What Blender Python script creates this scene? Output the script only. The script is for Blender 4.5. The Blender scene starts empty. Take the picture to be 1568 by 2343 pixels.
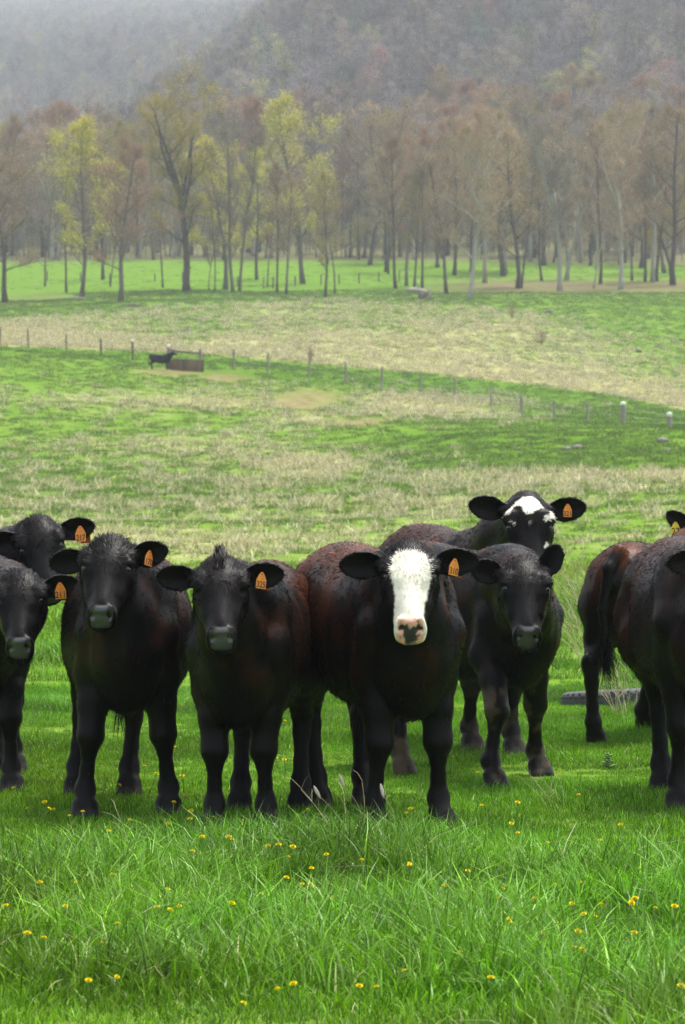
import bpy, math, random
import numpy as np
from mathutils import Vector, Matrix

scene = bpy.context.scene
COL = scene.collection
R = math.radians

# ------------------------------------------------------------------ camera
EYE = 1.5
FPX = 8450.0                      # focal length in pixels of a 1568 x 2343 view of the photograph
PITCH = math.atan(68.5 / FPX)     # looking slightly down: the horizon lies above the picture's middle
cam = bpy.data.cameras.new("camera")
cam.sensor_fit = 'VERTICAL'
cam.sensor_height = 24.0
cam.lens = 24.0 * FPX / 2343.0
cam.clip_start = 0.1
cam.clip_end = 12000
cam.dof.use_dof = True
cam.dof.focus_distance = 16.2
cam.dof.aperture_fstop = 7.1
cam_o = bpy.data.objects.new("camera", cam)
cam_o.location = (0, 0, EYE)
cam_o.rotation_euler = (R(90) - PITCH, 0, 0)
COL.objects.link(cam_o)
scene.camera = cam_o

# ------------------------------------------------------------------ sky and sun (bright overcast)
SUN_EL, SUN_AZ = 70.0, 42.0        # azimuth from +Y (behind the herd) towards +X
world = bpy.data.worlds.new("World")
scene.world = world
world.use_nodes = True
nt = world.node_tree
bg = nt.nodes["Background"]
sky = nt.nodes.new("ShaderNodeTexSky")
sky.sky_type = 'NISHITA'
sky.sun_disc = False
sky.sun_elevation = R(SUN_EL)
sky.sun_rotation = R(SUN_AZ)
sky.air_density = 1.0
sky.dust_density = 4.0
sky.ozone_density = 0.6
hsv = nt.nodes.new("ShaderNodeHueSaturation")
hsv.inputs["Saturation"].default_value = 0.35
nt.links.new(sky.outputs["Color"], hsv.inputs["Color"])
nt.links.new(hsv.outputs["Color"], bg.inputs["Color"])
bg.inputs["Strength"].default_value = 0.125
sun = bpy.data.lights.new("sun", 'SUN')
sun.energy = 1.5
sun.angle = R(14)
sun.color = (1.0, 0.965, 0.90)
sun_o = bpy.data.objects.new("sun", sun)
az, el = R(SUN_AZ), R(SUN_EL)
to_sun = Vector((math.sin(az) * math.cos(el), math.cos(az) * math.cos(el), math.sin(el)))
sun_o.rotation_euler = to_sun.to_track_quat('Z', 'Y').to_euler()
sun_o.location = (0, 0, 60)
COL.objects.link(sun_o)

scene.view_settings.view_transform = 'Standard'
scene.view_settings.look = 'None'
scene.view_settings.gamma = 1.0
scene.view_settings.use_curve_mapping = False
scene.view_settings.exposure = 1.6
scene.cycles.volume_bounces = 0
scene.cycles.max_bounces = 8
scene.cycles.use_denoising = True
scene.cycles.denoising_prefilter = 'NONE'

# ------------------------------------------------------------------ helpers
def ray(px, py):
    """direction of the picture point (px, py), scaled so that its y is 1"""
    v = (1171.5 - py) / FPX
    c, s = math.cos(PITCH), math.sin(PITCH)
    y = c + v * s
    z = v * c - s
    return ((px - 784.0) / FPX / y, z / y)

def at(px, py, Y):
    u, v = ray(px, py)
    return np.array([u * Y, Y, EYE + v * Y])

def tag(o, label=None, cat=None, group=None, kind=None):
    if label: o["label"] = label
    if cat: o["category"] = cat
    if group: o["group"] = group
    if kind: o["kind"] = kind
    return o

def empty(name, loc=(0, 0, 0), rz=0.0):
    o = bpy.data.objects.new(name, None)
    o.empty_display_size = 0.1
    o.location = loc
    o.rotation_euler = (0, 0, rz)
    COL.objects.link(o)
    return o

def link(name, me, parent=None):
    o = bpy.data.objects.new(name, me)
    COL.objects.link(o)
    if parent is not None:
        o.parent = parent
    return o

def np_mesh(name, verts, faces_list, mats=(), smooth=True, colors=None, normals=None, mat_index=None, attrs=None):
    """verts (n,3); faces_list: list of (m,k) int arrays"""
    me = bpy.data.meshes.new(name)
    verts = np.asarray(verts, dtype=np.float32)
    me.vertices.add(len(verts))
    me.vertices.foreach_set("co", verts.ravel())
    faces_list = [np.asarray(f, dtype=np.int32) for f in faces_list if len(f)]
    nl = sum(f.size for f in faces_list)
    nf = sum(len(f) for f in faces_list)
    me.loops.add(nl)
    me.polygons.add(nf)
    me.loops.foreach_set("vertex_index", np.concatenate([f.ravel() for f in faces_list]))
    tot = np.concatenate([np.full(len(f), f.shape[1], np.int32) for f in faces_list])
    start = np.concatenate([[0], np.cumsum(tot)[:-1]]).astype(np.int32)
    me.polygons.foreach_set("loop_start", start)
    if mat_index is not None:
        me.polygons.foreach_set("material_index", np.asarray(mat_index, np.int32))
    me.update(calc_edges=True)
    if smooth:
        me.polygons.foreach_set("use_smooth", np.ones(nf, bool))
    for m in mats:
        me.materials.append(m)
    if colors is not None:
        a = me.attributes.new("coat", 'FLOAT_COLOR', 'POINT')
        c = np.ones((len(verts), 4), np.float32)
        c[:, :colors.shape[1]] = colors
        a.data.foreach_set("color", c.ravel())
    for k, v in (attrs or {}).items():
        a = me.attributes.new(k, 'FLOAT', 'POINT')
        a.data.foreach_set("value", np.asarray(v, np.float32))
    if normals is not None:
        a = me.attributes.new("custom_normal", 'FLOAT_VECTOR', 'POINT')
        a.data.foreach_set("vector", np.asarray(normals, np.float32).ravel())
    me.update()
    return me

class MB:
    """collects tubes and boxes into one mesh"""
    def __init__(s):
        s.v, s.q, s.n = [], [], 0
    def add(s, v, q):
        s.v.append(np.asarray(v, float)); s.q.append(np.asarray(q, int) + s.n); s.n += len(v)
    def tube(s, pts, rad, k=6, cap=True):
        pts = np.asarray(pts, float); n = len(pts)
        rad = np.broadcast_to(np.asarray(rad, float), (n,))
        tan = np.gradient(pts, axis=0)
        tan /= np.linalg.norm(tan, axis=1)[:, None] + 1e-12
        ref = np.array([0.31, 0.17, 0.93]) if abs(tan[0, 2]) < 0.8 else np.array([0.9, 0.3, 0.1])
        a = np.cross(tan, ref); a /= np.linalg.norm(a, axis=1)[:, None] + 1e-12
        b = np.cross(tan, a)
        th = np.arange(k) * 2 * np.pi / k
        ring = pts[:, None] + rad[:, None, None] * (np.cos(th)[None, :, None] * a[:, None] + np.sin(th)[None, :, None] * b[:, None])
        v = ring.reshape(-1, 3)
        i = np.arange(n - 1)[:, None] * k; j = np.arange(k)[None]
        q = np.stack([i + j, i + (j + 1) % k, i + k + (j + 1) % k, i + k + j], -1).reshape(-1, 4)
        if cap:
            v = np.concatenate([v, pts[:1], pts[-1:]])
            c0, c1 = n * k, n * k + 1
            jj = np.arange(0, k, 2)
            e0 = np.stack([np.full(len(jj), c0), (jj + 2) % k, (jj + 1) % k, jj], -1)
            e1 = np.stack([np.full(len(jj), c1), (n - 1) * k + jj, (n - 1) * k + (jj + 1) % k, (n - 1) * k + (jj + 2) % k], -1)
            q = np.concatenate([q, e0, e1])
        s.add(v, q)
    def box(s, c, size, rz=0.0, tilt=0.0):
        d = np.array([[x, y, z] for x in (-.5, .5) for y in (-.5, .5) for z in (-.5, .5)]) * np.asarray(size)
        m = np.array((Matrix.Rotation(rz, 3, 'Z') @ Matrix.Rotation(tilt, 3, 'Y')))
        s.add(d @ m.T + np.asarray(c), [[0, 1, 3, 2], [4, 6, 7, 5], [0, 4, 5, 1], [2, 3, 7, 6], [0, 2, 6, 4], [1, 5, 7, 3]])
    def mesh(s, name, mat, smooth=True):
        return np_mesh(name, np.concatenate(s.v), [np.concatenate(s.q)], [mat], smooth)
    def build(s, name, mat, parent=None, smooth=True, bevel=0.0):
        o = link(name, s.mesh(name, mat, smooth), parent)
        if bevel:
            b = o.modifiers.new("bevel", 'BEVEL'); b.width = bevel; b.segments = 2
        return o

def hash3(i, j, k, seed):
    h = (i.astype(np.int64) * 374761393 + j.astype(np.int64) * 668265263 + k.astype(np.int64) * 2147483647 + seed * 974634777) & 0xFFFFFFFF
    h = ((h ^ (h >> 13)) * 1274126177) & 0xFFFFFFFF
    h = ((h ^ (h >> 16)) * 2246822519) & 0xFFFFFFFF
    return ((h ^ (h >> 15)) & 0xFFFFFF) / float(0xFFFFFF)

def noise(P, seed=0, octaves=3):
    """value noise 0..1 at (n,3) points"""
    P = np.asarray(P, float); out = np.zeros(len(P)); amp, tot = 1.0, 0.0
    for o in range(octaves):
        q = P * 2.0 ** o + 17.3 * o
        f = np.floor(q); t = q - f; t = t * t * (3 - 2 * t); f = f.astype(np.int64)
        r = 0
        for a in (0, 1):
            for b in (0, 1):
                for c in (0, 1):
                    w = (t[:, 0] if a else 1 - t[:, 0]) * (t[:, 1] if b else 1 - t[:, 1]) * (t[:, 2] if c else 1 - t[:, 2])
                    r = r + w * hash3(f[:, 0] + a, f[:, 1] + b, f[:, 2] + c, seed + o)
        out += amp * r; tot += amp; amp *= 0.5
    return out / tot

def sstep(a, b, x):
    t = np.clip((x - a) / (b - a), 0, 1)
    return t * t * (3 - 2 * t)

def mat(name):
    m = bpy.data.materials.new(name)
    m.use_nodes = True
    n = m.node_tree
    return m, n, n.nodes["Principled BSDF"]

def nd(n, typ, **kw):
    x = n.nodes.new(typ)
    for k, v in kw.items():
        if k.startswith("i_"):
            x.inputs[k[2:].replace("_", " ")].default_value = v
        else:
            setattr(x, k, v)
    return x

def simple_mat(name, col, rough=0.8, vary=0.35, scale=8.0, stretch=(1, 1, 1), bump=0.3, dist=0.02):
    """a noise-mottled surface of one real colour"""
    m, n, b = mat(name)
    tc = nd(n, "ShaderNodeTexCoord"); mp = nd(n, "ShaderNodeMapping"); mp.inputs["Scale"].default_value = stretch
    no = nd(n, "ShaderNodeTexNoise"); no.inputs["Scale"].default_value = scale; no.inputs["Detail"].default_value = 6
    rp = nd(n, "ShaderNodeValToRGB")
    c = np.array(col)
    rp.color_ramp.elements[0].color = tuple(np.clip(c * (1 - vary), 0, 1)) + (1,)
    rp.color_ramp.elements[1].color = tuple(np.clip(c * (1 + vary), 0, 1)) + (1,)
    rp.color_ramp.elements[0].position = 0.3; rp.color_ramp.elements[1].position = 0.7
    bp = nd(n, "ShaderNodeBump"); bp.inputs["Strength"].default_value = bump; bp.inputs["Distance"].default_value = dist
    L = n.links.new
    L(tc.outputs["Object"], mp.inputs["Vector"]); L(mp.outputs["Vector"], no.inputs["Vector"])
    L(no.outputs["Fac"], rp.inputs["Fac"]); L(rp.outputs["Color"], b.inputs["Base Color"])
    L(no.outputs["Fac"], bp.inputs["Height"]); L(bp.outputs["Normal"], b.inputs["Normal"])
    b.inputs["Roughness"].default_value = rough
    return m

# ------------------------------------------------------------------ the land: a flat near pasture rising to a wooded hill
C_PX = np.array([0, 200, 400, 640, 784, 1200, 1568.0])
C_U = (C_PX - 784.0) / FPX
ROWS = [  # distance, then the height of the ground seen at each column, as picture height of the same 2343 px view
    (60, 1314, 1314, 1314, 1313, 1312, 1310, 1308), (85, 1245, 1243, 1242, 1240, 1238, 1226, 1216), (115, 1182, 1182, 1180, 1180, 1178, 1150, 1132),
    (140, 1120, 1122, 1125, 1130, 1128, 1095, 1076), (160, 1070, 1070, 1072, 1078, 1072, 1046, 1036), (175, 1032, 1032, 1033, 1032, 1022, 996, 984),
    (190, 998, 998, 1000, 995, 985, 977, 976), (225, 905, 915, 925, 936, 945, 960, 971), (260, 810, 822, 842, 866, 882, 920, 948),
    (290, 778, 788, 800, 820, 832, 858, 898), (330, 738, 736, 736, 740, 746, 762, 802), (370, 702, 692, 687, 688, 690, 692, 694),
    (395, 684, 672, 668, 668, 669, 668, 660), (430, 646, 642, 640, 640, 640, 641, 634), (470, 604, 600, 599, 601, 602, 606, 615),
    (520, 582, 575, 570, 570, 570, 575, 580), (556, 562, 535, 508, 498, 490, 480, 480), (602, 548, 512, 462, 422, 400, 368, 368),
    (650, 544, 492, 424, 340, 310, 262, 258), (700, 545, 484, 396, 272, 230, 160, 150), (752, 548, 482, 382, 215, 160, 68, 52),
    (830, 552, 490, 372, 160, 72, -52, -72), (910, 556, 500, 372, 140, 12, -142, -172), (990, 500, 450, 370, 150, -8, -200, -232),
    (1110, 380, 335, 310, 170, 40, -150, -180), (1330, 262, 232, 220, 150, 60, -80, -120), (1640, 176, 150, 146, 110, 50, -60, -90),
    (2120, 106, 94, 90, 60, 10, -60, -80), (2800, 54, 50, 48, 30, 0, -40, -60), (3300, 70, 66, 60, 50, 40, 0, -20)]
_Y = np.array([r[0] for r in ROWS], float)
_Zt = np.array([[EYE + ray(784, y)[1] * r[0] for y in r[1:]] for r in ROWS])
_Yf = np.concatenate([np.linspace(-60, 24, 8), np.geomspace(26, 3300, 420)])
_Yk = np.concatenate([[-60, 0, 30, 45], _Y]); _Zk = np.concatenate([np.zeros((4, 7)), _Zt])
_Zk[3] = 0.02
_Zf = np.stack([np.interp(_Yf, _Yk, _Zk[:, i]) for i in range(7)], 1)
for _ in range(10):
    _Zf[9:-1] = 0.25 * _Zf[8:-2] + 0.5 * _Zf[9:-1] + 0.25 * _Zf[10:]
_Uf = np.linspace(C_U[0], C_U[-1], 61)
_Zu = np.stack([np.interp(_Uf, C_U, z) for z in _Zf])
for _ in range(25):
    _Zu[:, 1:-1] = 0.25 * _Zu[:, :-2] + 0.5 * _Zu[:, 1:-1] + 0.25 * _Zu[:, 2:]

def ground(x, y):
    """height of the ground at world x, y (arrays)"""
    x = np.asarray(x, float); y = np.asarray(y, float)
    yc = np.clip(y, _Yf[0], _Yf[-1] - .01); u = np.clip(x / np.maximum(yc, 20), _Uf[0], _Uf[-1] - 1e-9)
    i = np.clip(np.searchsorted(_Yf, yc, side='right') - 1, 0, len(_Yf) - 2); ty = (yc - _Yf[i]) / (_Yf[i + 1] - _Yf[i])
    fu = (u - _Uf[0]) / (_Uf[1] - _Uf[0]); j = np.clip(fu.astype(int), 0, 59); tu = fu - j
    z = (_Zu[i, j] * (1 - ty) + _Zu[i + 1, j] * ty) * (1 - tu) + (_Zu[i, j + 1] * (1 - ty) + _Zu[i + 1, j + 1] * ty) * tu
    P = np.stack([x.ravel() / 9.0, y.ravel() / 9.0, np.zeros(x.size)], 1)
    b = (noise(P, 77, 3) - .5).reshape(x.shape)
    return z + b * 0.9 * sstep(40, 110, y) * sstep(480, 380, y) * .6

def hit(px, py, near=12.0, far=3000.0):
    """where the line of sight through a picture point first meets the ground"""
    u, v = ray(px, py)
    Y = np.geomspace(near, far, 3000)
    g = ground(u * Y, Y) - (EYE + v * Y)
    k = np.argmax(g > 0)
    Y0, Y1, g0, g1 = Y[k - 1], Y[k], g[k - 1], g[k]
    y = Y0 + (Y1 - Y0) * (-g0) / (g1 - g0)
    return np.array([u * y, y, float(ground(np.array([u * y]), np.array([y]))[0])])

def pict(x, y, z):
    """picture point of world points; used to lay out which ground is dry, mown or trodden"""
    c, s = math.cos(PITCH), math.sin(PITCH)
    zz = z - EYE; d = y * c - zz * s; vv = (zz * c + y * s)
    return 784 + FPX * x / np.maximum(d, 1), 1171.5 - FPX * vv / np.maximum(d, 1)

def bump2(px, py, cx, cy, rx, ry):
    return np.exp(-(((px - cx) / rx) ** 2 + ((py - cy) / ry) ** 2))

def cover(x, y):
    """how much dry straw, bare earth and fallen leaves cover the ground at each place (0..1)"""
    z = ground(x, y); px, py = pict(x, y, z)
    P = np.stack([x / 14, y / 26, 0 * x], 1); n1 = noise(P, 5, 3); n2 = noise(np.stack([x / 3, y / 7, 0 * x], 1), 6, 2)
    T = np.interp(px, [0, 300, 700, 1000, 1300, 1568], [728, 705, 682, 690, 716, 750])
    Bt = np.interp(px, [0, 250, 500, 800, 1000, 1200, 1400, 1568], [792, 800, 812, 838, 856, 878, 903, 940])
    hill = sstep(-6, 14, py - T) * sstep(4, -4, py - Bt)
    frac = np.clip((py - T) / np.maximum(Bt - T, 1), 0, 1)
    dry = hill * (0.28 + 0.66 * frac ** 1.3)
    right = sstep(1150, 1500, px) * hill * (1 - sstep(.55, .8, frac)); dry = dry - .25 * right
    dry = np.maximum(dry, .8 * bump2(px, py, 1010, 925, 190, 30) * (py > Bt + 25))
    dry = np.maximum(dry, .42 * bump2(px, py, 350, 925, 420, 34)); dry = np.maximum(dry, .45 * bump2(px, py, 700, 960, 160, 18))
    dry = np.maximum(dry, .62 * bump2(px, py, 690, 1065, 190, 30)); dry = np.maximum(dry, .45 * bump2(px, py, 380, 1030, 330, 45))
    dry = np.maximum(dry, .5 * bump2(px, py, 1250, 1098, 400, 26))
    c0 = np.interp(px, [0, 400, 800, 1200, 1568], [1222, 1235, 1195, 1135, 1125]); r0 = np.interp(px, [0, 400, 800, 1200, 1568], [26, 75, 85, 62, 40])
    dry = np.maximum(dry, .40 * np.exp(-((py - c0) / r0) ** 2))
    dry = np.maximum(dry, .22 * sstep(1290, 1240, py) * sstep(1000, 1050, py))
    dry = np.where((py > 985) & (py < 1075) & (px > 850), dry * sstep(850, 1000, 2000 - px) * .3, dry)
    dry = np.maximum(dry, .5 * bump2(px, py, 90, 650, 80, 5))
    dirt = np.maximum(bump2(px, py, 520, 860, 70, 14), np.maximum(bump2(px, py, 700, 915, 80, 22), bump2(px, py, 820, 965, 70, 9))) * .9
    dirt = np.maximum(dirt, 1.0 * bump2(px, py, 400, 850, 75, 10))
    dirt = np.maximum(dirt, 1.2 * sstep(930, 1030, px) * bump2(px, py, px, 656, 1, 11) * (y > 372) * (y < 470))
    lush = .55 * sstep(980, 992, py) * sstep(1085, 1060, py) * sstep(780, 1000, px)
    fen = np.interp(px, [0, 235, 460, 792, 1123, 1345, 1568], [800, 818, 850, 876, 932, 968, 980])
    lush = np.maximum(lush, .75 * sstep(-3, 5, py - Bt) * sstep(14, -4, py - fen))
    lush = np.clip(lush * (.5 + n2), 0, 1) * (y < 300)
    leaf = sstep(468, 488, y) + .8 * sstep(900, 1010, px) * bump2(px, py, px, 656, 1, 13) * (y < 470)
    leaf = np.maximum(leaf, .55 * sstep(300, 60, px) * bump2(px, py, px, 678, 1, 12) * (y < 470))
    fresh = sstep(394, 404, y) * sstep(472, 466, y) * sstep(1150, 900, px)
    near = sstep(50, 30, y)
    dry = np.clip(dry * (.05 + 1.9 * n1) * (.55 + .9 * n2), 0, 1) * (1 - near) * (y < 480)
    return dry, np.clip(dirt * (.4 + 1.2 * n2), 0, 1), np.clip(leaf, 0, 1), lush, fresh

def ground_material():
    m, n, b = mat("pasture_ground"); L = n.links.new
    geo = nd(n, "ShaderNodeNewGeometry")
    def noi(scale, detail=5, stretch=(1, 1, 1)):
        mp = nd(n, "ShaderNodeMapping"); mp.inputs["Scale"].default_value = stretch
        x = nd(n, "ShaderNodeTexNoise"); x.inputs["Scale"].default_value = scale; x.inputs["Detail"].default_value = detail; x.inputs["Roughness"].default_value = .62
        L(geo.outputs["Position"], mp.inputs["Vector"]); L(mp.outputs["Vector"], x.inputs["Vector"]); return x.outputs["Fac"]
    def ramp(fac, stops):
        r = nd(n, "ShaderNodeValToRGB"); e = r.color_ramp.elements
        e[0].position, e[0].color = stops[0][0], stops[0][1] + (1,); e[1].position, e[1].color = stops[-1][0], stops[-1][1] + (1,)
        for p, c in stops[1:-1]:
            q = e.new(p); q.color = c + (1,)
        L(fac, r.inputs["Fac"]); return r.outputs["Color"]
    def mix(f, a, c):
        x = nd(n, "ShaderNodeMix", data_type='RGBA'); L(f, x.inputs["Factor"]); L(a, x.inputs["A"]); L(c, x.inputs["B"]); return x.outputs["Result"]
    def math_(op, a, c):
        x = nd(n, "ShaderNodeMath", operation=op)
        for i, q in enumerate((a, c)):
            if isinstance(q, (int, float)): x.inputs[i].default_value = q
            else: L(q, x.inputs[i])
        return x.outputs[0]
    def attr(k):
        return nd(n, "ShaderNodeAttribute", attribute_name=k).outputs["Fac"]
    g = ramp(noi(.35, 6, (1, .5, 1)), [(.3, (.075, .150, .014)), (.5, (.105, .190, .022)), (.7, (.145, .220, .038))])
    st = ramp(noi(.8, 6, (1, .45, 1)), [(.3, (.20, .17, .075)), (.5, (.34, .29, .15)), (.7, (.47, .42, .25))])
    fine = noi(1.4, 5, (1, .35, .6))
    dryf = nd(n, "ShaderNodeMapRange"); dryf.clamp = True
    L(math_('ADD', math_('MULTIPLY', attr("dry"), 1.25), math_('MULTIPLY', math_('SUBTRACT', fine, .5), 1.6)), dryf.inputs["Value"])
    dryf.inputs["From Min"].default_value = .18; dryf.inputs["From Max"].default_value = .85
    c = mix(math_('MULTIPLY', dryf.outputs[0], .66), g, st)
    di = ramp(noi(1.1, 5), [(.35, (.10, .065, .035)), (.65, (.26, .19, .11))])
    c = mix(attr("dirt"), c, di)
    lf = ramp(noi(.4, 7), [(.30, (.11, .095, .055)), (.48, (.15, .135, .075)), (.56, (.12, .145, .045)), (.64,(.12,.165,.04)), (.78, (.22, .20, .11))])
    c = mix(attr("leaf"), c, lf)
    lu = ramp(noi(.5, 5), [(.3, (.050, .125, .006)), (.7, (.085, .175, .014))])
    c = mix(attr("lush"), c, lu)
    fr = ramp(noi(.25, 4), [(.3, (.085, .165, .016)), (.7, (.115, .205, .026))])
    c = mix(attr("fresh"), c, fr)
    n.nodes.remove(b); b = nd(n, "ShaderNodeBsdfDiffuse"); L(c, b.inputs["Color"])
    L(b.outputs[0], [x for x in n.nodes if x.type == 'OUTPUT_MATERIAL'][0].inputs["Surface"])
    bp = nd(n, "ShaderNodeBump"); bp.inputs["Strength"].default_value = .6; bp.inputs["Distance"].default_value = .25
    L(fine, bp.inputs["Height"]); L(bp.outputs["Normal"], b.inputs["Normal"])
    return m

_ys = np.concatenate([np.linspace(-60, 8, 6), np.linspace(10, 40, 31), np.geomspace(41, 3240, 330)])
_us = np.concatenate([-np.geomspace(.6, .115, 14)[:-1], np.linspace(-.115, .115, 150), np.geomspace(.115, .6, 14)[1:]])
_W = np.maximum(_ys, 45)
_gx = _W[:, None] * _us[None]; _gy = np.repeat(_ys[:, None], len(_us), 1)
_gz = ground(_gx.ravel(), _gy.ravel())
_dry, _dirt, _leaf, _lush, _fresh = cover(_gx.ravel(), _gy.ravel())
_i = np.arange(len(_ys) - 1)[:, None] * len(_us); _j = np.arange(len(_us) - 1)[None]
_q = np.stack([_i + _j, _i + _j + 1, _i + len(_us) + _j + 1, _i + len(_us) + _j], -1).reshape(-1, 4)
gme = np_mesh("ground", np.stack([_gx.ravel(), _gy.ravel(), _gz], 1), [_q], [ground_material()], True, None, None, None, {"dry": _dry, "dirt": _dirt, "leaf": _leaf, "lush": _lush, "fresh": _fresh})
tag(link("ground", gme), kind="structure")

# ------------------------------------------------------------------ grass
def blade_material(name, transl=.30, rough=.5, spec=.018):
    m, n, b = mat(name); L = n.links.new
    a = nd(n, "ShaderNodeAttribute", attribute_name="coat"); t = nd(n, "ShaderNodeAttribute", attribute_name="tint"); t.attribute_type = 'INSTANCER'
    mx = nd(n, "ShaderNodeMix", data_type='RGBA', blend_type='MULTIPLY'); mx.inputs["Factor"].default_value = 1
    L(a.outputs["Color"], mx.inputs["A"]); L(t.outputs["Color"], mx.inputs["B"])
    col = mx.outputs["Result"]
    n.nodes.remove(b); b = nd(n, "ShaderNodeBsdfDiffuse"); L(col, b.inputs["Color"])
    tr = nd(n, "ShaderNodeBsdfTranslucent"); ms = nd(n, "ShaderNodeMixShader"); ms.inputs["Fac"].default_value = transl
    out = [x for x in n.nodes if x.type == 'OUTPUT_MATERIAL'][0]
    L(col, tr.inputs["Color"]); L(b.outputs[0], ms.inputs[1]); L(tr.outputs[0], ms.inputs[2])
    gl = nd(n, "ShaderNodeBsdfGlossy"); gl.inputs["Roughness"].default_value = .38; gl.inputs["Color"].default_value = (1, 1, .92, 1)
    m2 = nd(n, "ShaderNodeMixShader"); m2.inputs["Fac"].default_value = spec; L(ms.outputs[0], m2.inputs[1]); L(gl.outputs[0], m2.inputs[2]); L(m2.outputs[0], out.inputs["Surface"])
    return m
M_BLADE = blade_material("grass_blade")
M_CLUMP = blade_material("far_grass_blade", .3, .8, .02)

def blades(rng, n, rad, hmin, hmax, wmin, wmax, lean, cols, wts, flop=.4, k=3):
    """n curved blades round the origin -> verts, quads, colours"""
    th = rng.random(n) * 2 * np.pi; rr = rad * np.sqrt(rng.random(n))
    base = np.stack([rr * np.cos(th), rr * np.sin(th), np.full(n, -.01)], 1)
    hgt = hmin + (hmax - hmin) * rng.random(n) ** 1.4; w = wmin + (wmax - wmin) * rng.random(n)
    az = rng.random(n) * 2 * np.pi; ld = np.stack([np.cos(az), np.sin(az), 0 * az], 1)
    ln = lean * rng.random(n); fp = flop * rng.random(n) ** 1.5
    sd = np.stack([-np.sin(az), np.cos(az), 0 * az], 1); tw = rng.normal(size=n) * .8
    sd = sd * np.cos(tw)[:, None] + ld * np.sin(tw)[:, None]
    V = []
    for i in range(k + 1):
        s = i / k
        c = base + ld * (hgt * (ln * s + fp * s ** 2.5))[:, None]
        c[:, 2] += hgt * (s - .38 * fp * s ** 3 - .2 * ln * s)
        ww = w * (1 - s ** 1.6) * .5 + .0002
        V += [c - sd * ww[:, None], c + sd * ww[:, None]]
    V = np.stack(V, 1).reshape(-1, 3)
    o = np.arange(n)[:, None] * (2 * (k + 1))
    Q = np.concatenate([o + np.array([[2 * i, 2 * i + 1, 2 * i + 3, 2 * i + 2]]) for i in range(k)])
    ci = rng.choice(len(cols), n, p=np.array(wts) / np.sum(wts))
    c = np.array(cols)[ci] * (0.40 + 1.15 * rng.random(n) ** 1.3)[:, None]
    c = np.repeat(c, 2 * (k + 1), 0)
    return V, Q, c

def variant_collection(name, meshes):
    c = bpy.data.collections.new(name)
    for i, me in enumerate(meshes):
        c.objects.link(bpy.data.objects.new("%s_kind_%02d" % (name, i), me))
    return c

def scatter(name, pts, rotz, scl, idx, tint, coll, label=None):
    """one object of stuff: every point carries one of the collection's small meshes"""
    me = bpy.data.meshes.new(name)
    n = len(pts)
    me.vertices.add(n); me.vertices.foreach_set("co", np.asarray(pts, np.float32).ravel())
    def at_(k, typ, key, v):
        a = me.attributes.new(k, typ, 'POINT'); a.data.foreach_set(key, np.asarray(v).ravel())
    at_("rot", 'FLOAT_VECTOR', "vector", np.asarray(rotz, np.float32))
    at_("scl", 'FLOAT_VECTOR', "vector", np.asarray(scl, np.float32))
    at_("idx", 'INT', "value", np.asarray(idx, np.int32))
    tc = np.ones((n, 4), np.float32); tc[:, :3] = tint
    at_("tint", 'FLOAT_COLOR', "color", tc)
    o = link(name, me); tag(o, kind="stuff")
    if label: o["label"] = label
    g = bpy.data.node_groups.new(name + "_nodes", 'GeometryNodeTree')
    g.interface.new_socket("Geometry", in_out='INPUT', socket_type='NodeSocketGeometry')
    g.interface.new_socket("Geometry", in_out='OUTPUT', socket_type='NodeSocketGeometry')
    N = g.nodes.new; L = g.links.new
    gi, go, ip, ci = N("NodeGroupInput"), N("NodeGroupOutput"), N("GeometryNodeInstanceOnPoints"), N("GeometryNodeCollectionInfo")
    ci.inputs["Collection"].default_value = coll; ci.inputs["Separate Children"].default_value = True; ci.inputs["Reset Children"].default_value = True
    def na(k, t):
        x = N("GeometryNodeInputNamedAttribute"); x.data_type = t; x.inputs["Name"].default_value = k; return x.outputs["Attribute"]
    e2r = N("FunctionNodeEulerToRotation"); L(na("rot", 'FLOAT_VECTOR'), e2r.inputs[0])
    L(gi.outputs[0], ip.inputs["Points"]); L(ci.outputs[0], ip.inputs["Instance"]); ip.inputs["Pick Instance"].default_value = True
    L(na("idx", 'INT'), ip.inputs["Instance Index"]); L(e2r.outputs[0], ip.inputs["Rotation"]); L(na("scl", 'FLOAT_VECTOR'), ip.inputs["Scale"])
    L(ip.outputs[0], go.inputs[0])
    md = o.modifiers.new("scatter", 'NODES'); md.node_group = g
    return o

def wedge(rng, n, y0, y1, half=.108, pad=.6):
    """n points spread evenly over the visible wedge of ground between two distances (a little wider than the picture)"""
    out = []
    while sum(map(len, out)) < n:
        y = np.sqrt(y0 ** 2 + (y1 ** 2 - y0 ** 2) * rng.random(n)); x = (rng.random(n) * 2 - 1) * (half * y1 + pad)
        k = np.abs(x) < half * y + pad
        out.append(np.stack([x[k], y[k]], 1))
    return np.concatenate(out)[:n]

G_A, G_B, G_C, G_D, G_S = (.106, .250, .004), (.166, .328, .007), (.062, .160, .004), (.170, .300, .045), (.42, .36, .17)
rng = np.random.default_rng(3)
def tuft_mesh(i):
    r = np.random.default_rng(100 + i)
    if i < 6:      # turf
        V, Q, c = blades(r, 85, .16, .025, .085, .0030, .0062, .55, [G_A, G_B, G_C, G_D, G_S], [4, 4, 2.5, 1.2, .12], .75)
    elif i < 9:    # long rank clump, bluish
        V, Q, c = blades(r, 75, .10, .06, .16, .0032, .0062, .55, [G_D, G_A, G_B, G_S], [3, 3, 2, .08], 1.0)
    else:          # low clover-like filler
        V, Q, c = blades(r, 70, .16, .02, .06, .006, .011, .9, [G_C, G_A, G_B], [3, 3, 2], .9, 2)
    return np_mesh("turf_tuft", V, [Q], [M_BLADE], True, c)
tufts = variant_collection("turf", [tuft_mesh(i) for i in range(11)])
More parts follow.
